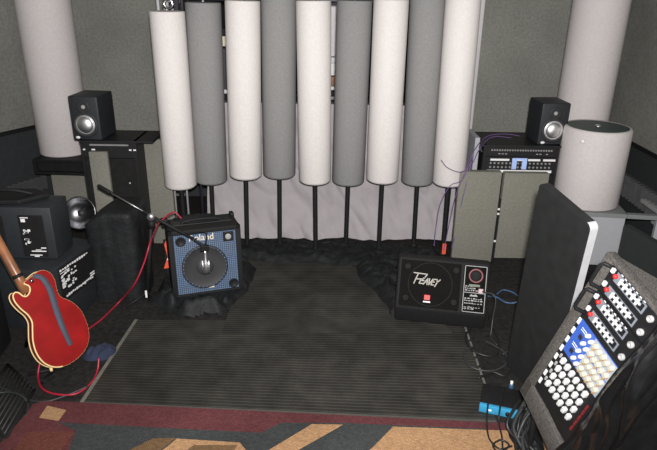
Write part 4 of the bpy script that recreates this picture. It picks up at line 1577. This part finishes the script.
# ------------------------------------------------------- mixer rack case
P0 = Vector((.816, 1.60, .876))
U_ = Vector((.230, -.927, -.297)).normalized()
V_ = Vector((-.187, .257, -.948)); V_ = (V_ - U_ * V_.dot(U_)).normalized()
W_ = U_.cross(V_)                                   # into the case
if W_.x < 0:
    W_ = -W_
CMX = frame_mtx(P0, U_, V_, W_)
mc = link('mixer_case', None)
mc.matrix_world = CMX
T(mc, 'grey carpeted slanted rack case holding mixers, half under black film', 'mixer case')
UL, VL = .52, .655
# where the rear top edge runs: sight line (657,280) meets the top side plane
qt = CMX.inverted() @ atp(657, 280, P0, V_)
sl = qt.z / qt.x
bm = NB()
plan = [(0, 0), (UL, 0), (UL, min(UL * sl, .42)), (.03, .03 * sl + .004)]
# case walls: frame bars around the front opening + wedge body
XZ = Matrix(((1, 0, 0, 0), (0, 0, 1, 0), (0, 1, 0, 0), (0, 0, 0, 1)))     # (x,y,z)->(x, z, y)
prism(bm, [(0.004, .028), (UL, .028), (UL, max(min(UL * sl, .42), .06)), (.03, max(.03 * sl + .004, .035))], 0.0, .02, XZ)
prism(bm, [(0.004, .028), (UL, .028), (UL, max(min(UL * sl, .42), .06)), (.03, max(.03 * sl + .004, .035))], VL - .02, VL, XZ)
box(bm, .0, .040, 0, VL, -.004, .030, bev=.006)
box(bm, .0, UL, -.004, .010, -.004, .030, bev=.004)
t = bmesh.new()
prism(t, [(0, .575), (.0, VL), (UL, VL + .05), (UL, .64)], -.004, .030, None, 0, .005)
merge(bm, t)
obj('carpeted_shell', bm, 'carpetgrey', mc, True, 35)
bm = NB(); box(bm, .03, UL, .008, .60, .012, .03)
obj('inner_panel', bm, 'blackmat', mc)
bm = NB(); 
t = bmesh.new()
hb = max(min(UL * sl, .42), .06)
prism(bm, [(0.004, .028), (UL, .028), (UL, hb - .002), (.03, .036)], .018, VL - .018, XZ)
obj('case_body', bm, 'carpetgrey', mc)
UI = Matrix.Diagonal((1, 1, -1, 1))
def fbox(bm, u0, u1, v0, v1, h, h0=0.012, bev=0, mi=0):
    box(bm, u0, u1, v0, v1, -h, h0, bev=bev, mi=mi)
def knob(bm, u, v, r, h, base=0.0, seg=10, mi=0):
    lathe(bm, [(r, 0), (r, h * .7), (r * .75, h), (0, h)], seg, Matrix.Translation((u, v, -base)) @ UI, mi)
# two processors, two rows each
for un_, v0 in enumerate((.008, .112)):
    bm = NB(); fbox(bm, .044, .36, v0, v0 + .097, .002, bev=.001)
    pu = obj('signal_processor', bm, 'black', mc)
    pu['label'] = ['upper black processor with grey strips', 'lower black processor with grey strips'][un_]
    bm = NB()
    tube(bm, [(.052, v0 + .008, -.002), (.030, v0 + .008, -.022), (.026, v0 + .018, -.026), (.026, v0 + .080, -.026), (.030, v0 + .090, -.022), (.052, v0 + .090, -.002)], .006, 8)
    obj('handle', bm, 'black', pu, True)
    for r_ in (0, 1):
        vv = v0 + .017 + r_ * .052
        bm = NB(); fbox(bm, .072, .205, vv - .012, vv + .020, .0035)
        stp = obj('channel_strip', bm, 'slate', pu)
        bm = NB(); fbox(bm, .050, .062, vv - .012, vv + .004, .010, bev=.002)
        obj('white_button', bm, 'whiteknob', pu)
        bm = NB(); knob(bm, .075, vv + .002, .0070, .011, .003, 14)
        obj('red_knob', bm, 'red', pu, True)
        bm = NB()
        for k in range(5):
            uu = .096 + k * .019
            fbox(bm, uu, uu + .0065, vv - .008, vv + .012, .011, bev=.001)
            fbox(bm, uu + .008, uu + .0145, vv - .002, vv + .004, .007)
        obj('white_switches', bm, 'whiteknob', stp)
        bm = NB()
        for k in range(5):
            uu = .096 + k * .019
            fbox(bm, uu + .007, uu + .016, vv + .006, vv + .014, .006)
            fbox(bm, uu + .009, uu + .0155, vv - .011, vv - .004, .006)
        fbox(bm, .189, .199, vv - .008, vv + .014, .005)
        obj('dark_switches', bm, 'black', stp)
    bm = NB()
    for k in range(7):
        fbox(bm, .085 + k * .017, .085 + k * .017 + .008, v0 + .001, v0 + .0035, .003)
    obj('legend', bm, 'label', pu)
    for r_ in (0, 1):
        for k in range(2):
            bm = NB(); lathe(bm, [(.010, 0), (.010, .008), (.006, .010), (.0045, .004), (0, .004)], 14, Matrix.Translation((.235, v0 + .022 + .052 * r_, -.002)) @ UI) if k == 0 else None
            if k == 0:
                obj('jack_socket', bm, 'greyprint', pu, True)
# mixer
bm = NB(); fbox(bm, .044, .36, .212, .575, .002, bev=.001)
mx_ = obj('mixer', bm, 'black', mc)
bm = NB(); fbox(bm, .058, .245, .222, .362, .004)
bp_ = obj('blue_panel', bm, 'bluepanel', mx_)
bm = NB()
fbox(bm, .135, .245, .224, .289, .0055); fbox(bm, .135, .245, .294, .360, .0055)
obj('pale_strip', bm, 'yellowish', bp_)
bm = NB()
for v0 in (.240, .305):
    fbox(bm, .075, .100, v0, v0 + .002, .005); fbox(bm, .075, .100, v0 + .008, v0 + .010, .005)
obj('legend', bm, 'label', bp_)
for v0 in (.262, .325):
    bm = NB()
    fbox(bm, .080, .096, v0, v0 + .018, .006, bev=.002)
    obj('jack_socket', bm, 'darkframe', bp_)
for k in range(7):
    for j in range(4):
        u0 = .113 + k * .020 + (0.0) ; v0 = .238 + j * .0335 + (.004 if k % 2 else 0)
        bm = NB(); knob(bm, u0, v0, .0095 if k > 1 else .0072, .013, .005, 12)
        if k > 1:
            fbox(bm, u0 - .004, u0 - .001, v0 + .008, v0 + .015, .008)
        obj('cream_knob', bm, 'creamknob' if k > 1 else 'whiteknob', bp_, True, 50)
MT['amber'] = mat('amber', (.45, .22, .07), .5)
for k in range(5):
    for j in range(4):
        u0 = .153 + k * .020; v0 = .252 + j * .0335
        bm = NB(); knob(bm, u0, v0, .0032, .009, .005, 8)
        obj('amber_button', bm, 'amber', bp_)
bm = NB()
for k in range(8):
    fbox(bm, .0465, .0565, .226 + k * .042, .226 + k * .042 + .022, .005)
obj('white_tabs', bm, 'label', mx_)
for j in range(4):
    for k in range(6):
        u0 = .086 + k * .0255; v0 = .384 + j * .0385
        bm = NB(); fbox(bm, u0 - .007, u0 + .0085, v0 - .0085, v0 + .0135, .015, bev=.004)
        fbox(bm, u0 - .002, u0 + .002, v0 - .006, v0 + .010, .0165)
        obj('white_cap', bm, 'whiteknob', mx_, True, 50)
    bm = NB(); fbox(bm, .062, .070, .378 + j * .0385, .394 + j * .0385, .007, bev=.002)
    obj('grey_button', bm, 'greyprint', mx_)
bm = NB()
for j in range(5):
    fbox(bm, .240, .247, .405 + j * .026, .424 + j * .026, .006)
obj('red_labels', bm, mat('red_label', (.16, .012, .015), .5), mx_)
# support wedge below the case
pfoot = CMX @ Vector((.26, VL, .10))
sup = thing('case_stand', (pfoot.x + .02, pfoot.y + .02, 0), math.atan2(U_.y, U_.x), 'low black stand holding up the tilted mixer case', 'stand')
sm = sup.matrix_basis.inverted() if False else (Matrix.Translation(sup.location) @ Matrix.Rotation(sup.rotation_euler.z, 4, 'Z')).inverted()
ptsb = [CMX @ Vector(c) for c in ((.05, VL + .012, .05), (UL, VL + .060, .05), (UL, VL + .012, .30), (.22, VL + .012, .12))]
for k, p in enumerate(ptsb):
    bm = NB(); tube(bm, [sm @ Vector((p.x, p.y, 0.0)), sm @ p], .012, 10)
    obj('leg', bm, 'black', sup)
bm = NB()
for k in range(4):
    a, b = ptsb[k], ptsb[(k + 1) % 4]
    tube(bm, [sm @ a, sm @ b], .010, 8)
    tube(bm, [sm @ Vector((a.x, a.y, .012)), sm @ Vector((b.x, b.y, .012))], .010, 8)
obj('stand_frame', bm, 'black', sup)

# black plastic film over the right of the case
def bagpt(a, b):
    v = -.045 + b * .86
    edge = .256 + .012 * math.sin(v * 14 + 1) * .6 + .01 * nz(v * 9, 2, 1) + max(0, .02 - v) * -.1
    u = edge + a * (.62 - edge)
    e = min(1, a / .18); e = e * e * (3 - 2 * e)
    h = .012 + e * (.035 + .035 * nz(u * 4 + v * 2, v * 3, 2) + .016 * (1 - abs(nz(u * 5 - v * 3.5, v * 3 + u * 9, 6)) * 2) + .014 * (1 - abs(nz(u * 17 - v * 4, v * 4 + u * 6, 16)) * 2))
    h += e * .016 * max(0, 1 - abs(nz(u * 9 - v * 2 + 3, v * 1.7, 31)) * 5)
    h = max(h, .009)
    return CMX @ Vector((u, v, -h))
bm = NB(); grid(bm, 150, 130, bagpt)
bag = T(obj('plastic_bag', bm, 'bag', None, True), 'shiny black plastic film draped over the right half of the mixer case', 'plastic bag')

# bundle of dark cables at the foot of the case
bund = thing('cable_bundle', atz(524, 436), 0, 'thick bundle of dark cables under the lower corner of the mixer case', 'cable bundle')
Ob = atz(524, 436)
rnd = random.Random(21)
for k in range(16):
    s = Vector((rnd.uniform(520, 534), rnd.uniform(398, 412), 0)); 
    a = atz(s.x, s.y, rnd.uniform(.08, .16)); c = atz(s.x - rnd.uniform(2, 14), s.y + rnd.uniform(22, 34), rnd.uniform(.02, .10)); e = atz(s.x + rnd.uniform(-18, 14), s.y + rnd.uniform(48, 62), rnd.uniform(.015, .05))
    bm = NB(); tube(bm, [p - Ob for p in spline([a, (a + c) / 2 + Vector((rnd.uniform(-.02, .02), 0, rnd.uniform(0, .02))), c, e], 6)], rnd.uniform(.004, .008), 8)
    obj('cable', bm, rnd.choice(['blackcable', 'blackcable', 'greycable']), bund, True)
hb_ = bunch('black_cloth', atz(526, 442).x, atz(526, 442).y, 0, .06, .10, .07, 'drape', 'dark crumpled cloth under the cable bundle at the rug corner', 'cloth', 5, R(10))

# purple cables by the rightmost tube
for pts, l in (([aty(520, 136, 3.60), aty(505, 134, 3.58), aty(488, 136, 3.52), aty(477, 146, 3.42), aty(470, 160, 3.38), aty(464, 175, 3.34), aty(456, 195, 3.36), aty(449, 225, 3.42), atz(444, 250, .13)], 'purple cable falling from the right rack top past the rightmost tube'),
               ([aty(512, 138, 3.60), aty(492, 137, 3.56), aty(479, 150, 3.42), aty(473, 162, 3.36), aty(462, 172, 3.33), aty(448, 168, 3.33), aty(441, 160, 3.33)], 'purple cable curling in front of the rightmost tube'),
               ([aty(472, 160, 3.38), aty(462, 180, 3.345), aty(450, 186, 3.335), aty(440, 205, 3.36), aty(436, 228, 3.40), atz(434, 246, .12)], 'purple cable hanging in a loose curve below the rightmost tube'),
               ([aty(474, 150, 3.42), aty(466, 185, 3.355), aty(461, 205, 3.36), aty(456, 230, 3.385), atz(452, 248, .12)], 'thin purple cable hanging along the left edge of the fabric panel')):
    cable('purple_cable', pts, .0024, 'purple', l, n=8)

# thin dark wire bundle on the rack top left side
cable('black_cable', [aty(482, 152, 3.52), aty(480, 146, 3.53), aty(486, 140, 3.56), aty(500, 136, 3.62)], .006, 'greycable', 'grey cable bend at the top left corner of the right rack')

# ------------------------------------------------------------------ light
fl = bpy.data.lights.new('camera_flash', 'SPOT')
fl.energy = 640
fl.spot_size = R(128)
fl.spot_blend = 1.0
fl.shadow_soft_size = .035
fl.color = (1.0, .97, .95)
fo = bpy.data.objects.new('camera_flash', fl)
fo.location = (.02, -.03, 1.70)
fo.rotation_euler = (R(90 - 9), 0, 0)
COL.objects.link(fo)
ar = bpy.data.lights.new('overhead_fill', 'AREA')  # soft dim fill added overhead, no fixture there
ar.energy = 9
ar.size = 1.6
ar.color = (1.0, .96, .90)
ao = bpy.data.objects.new('overhead_fill', ar)
ao.location = (.1, .6, 2.44)
COL.objects.link(ao)
w = bpy.data.worlds.new('world')
w.use_nodes = True
w.node_tree.nodes['Background'].inputs[0].default_value = (.9, .92, 1, 1)
w.node_tree.nodes['Background'].inputs[1].default_value = .10
scn.world = w
scn.view_settings.view_transform = 'Standard'
scn.view_settings.exposure = 0
scn.view_settings.gamma = 1
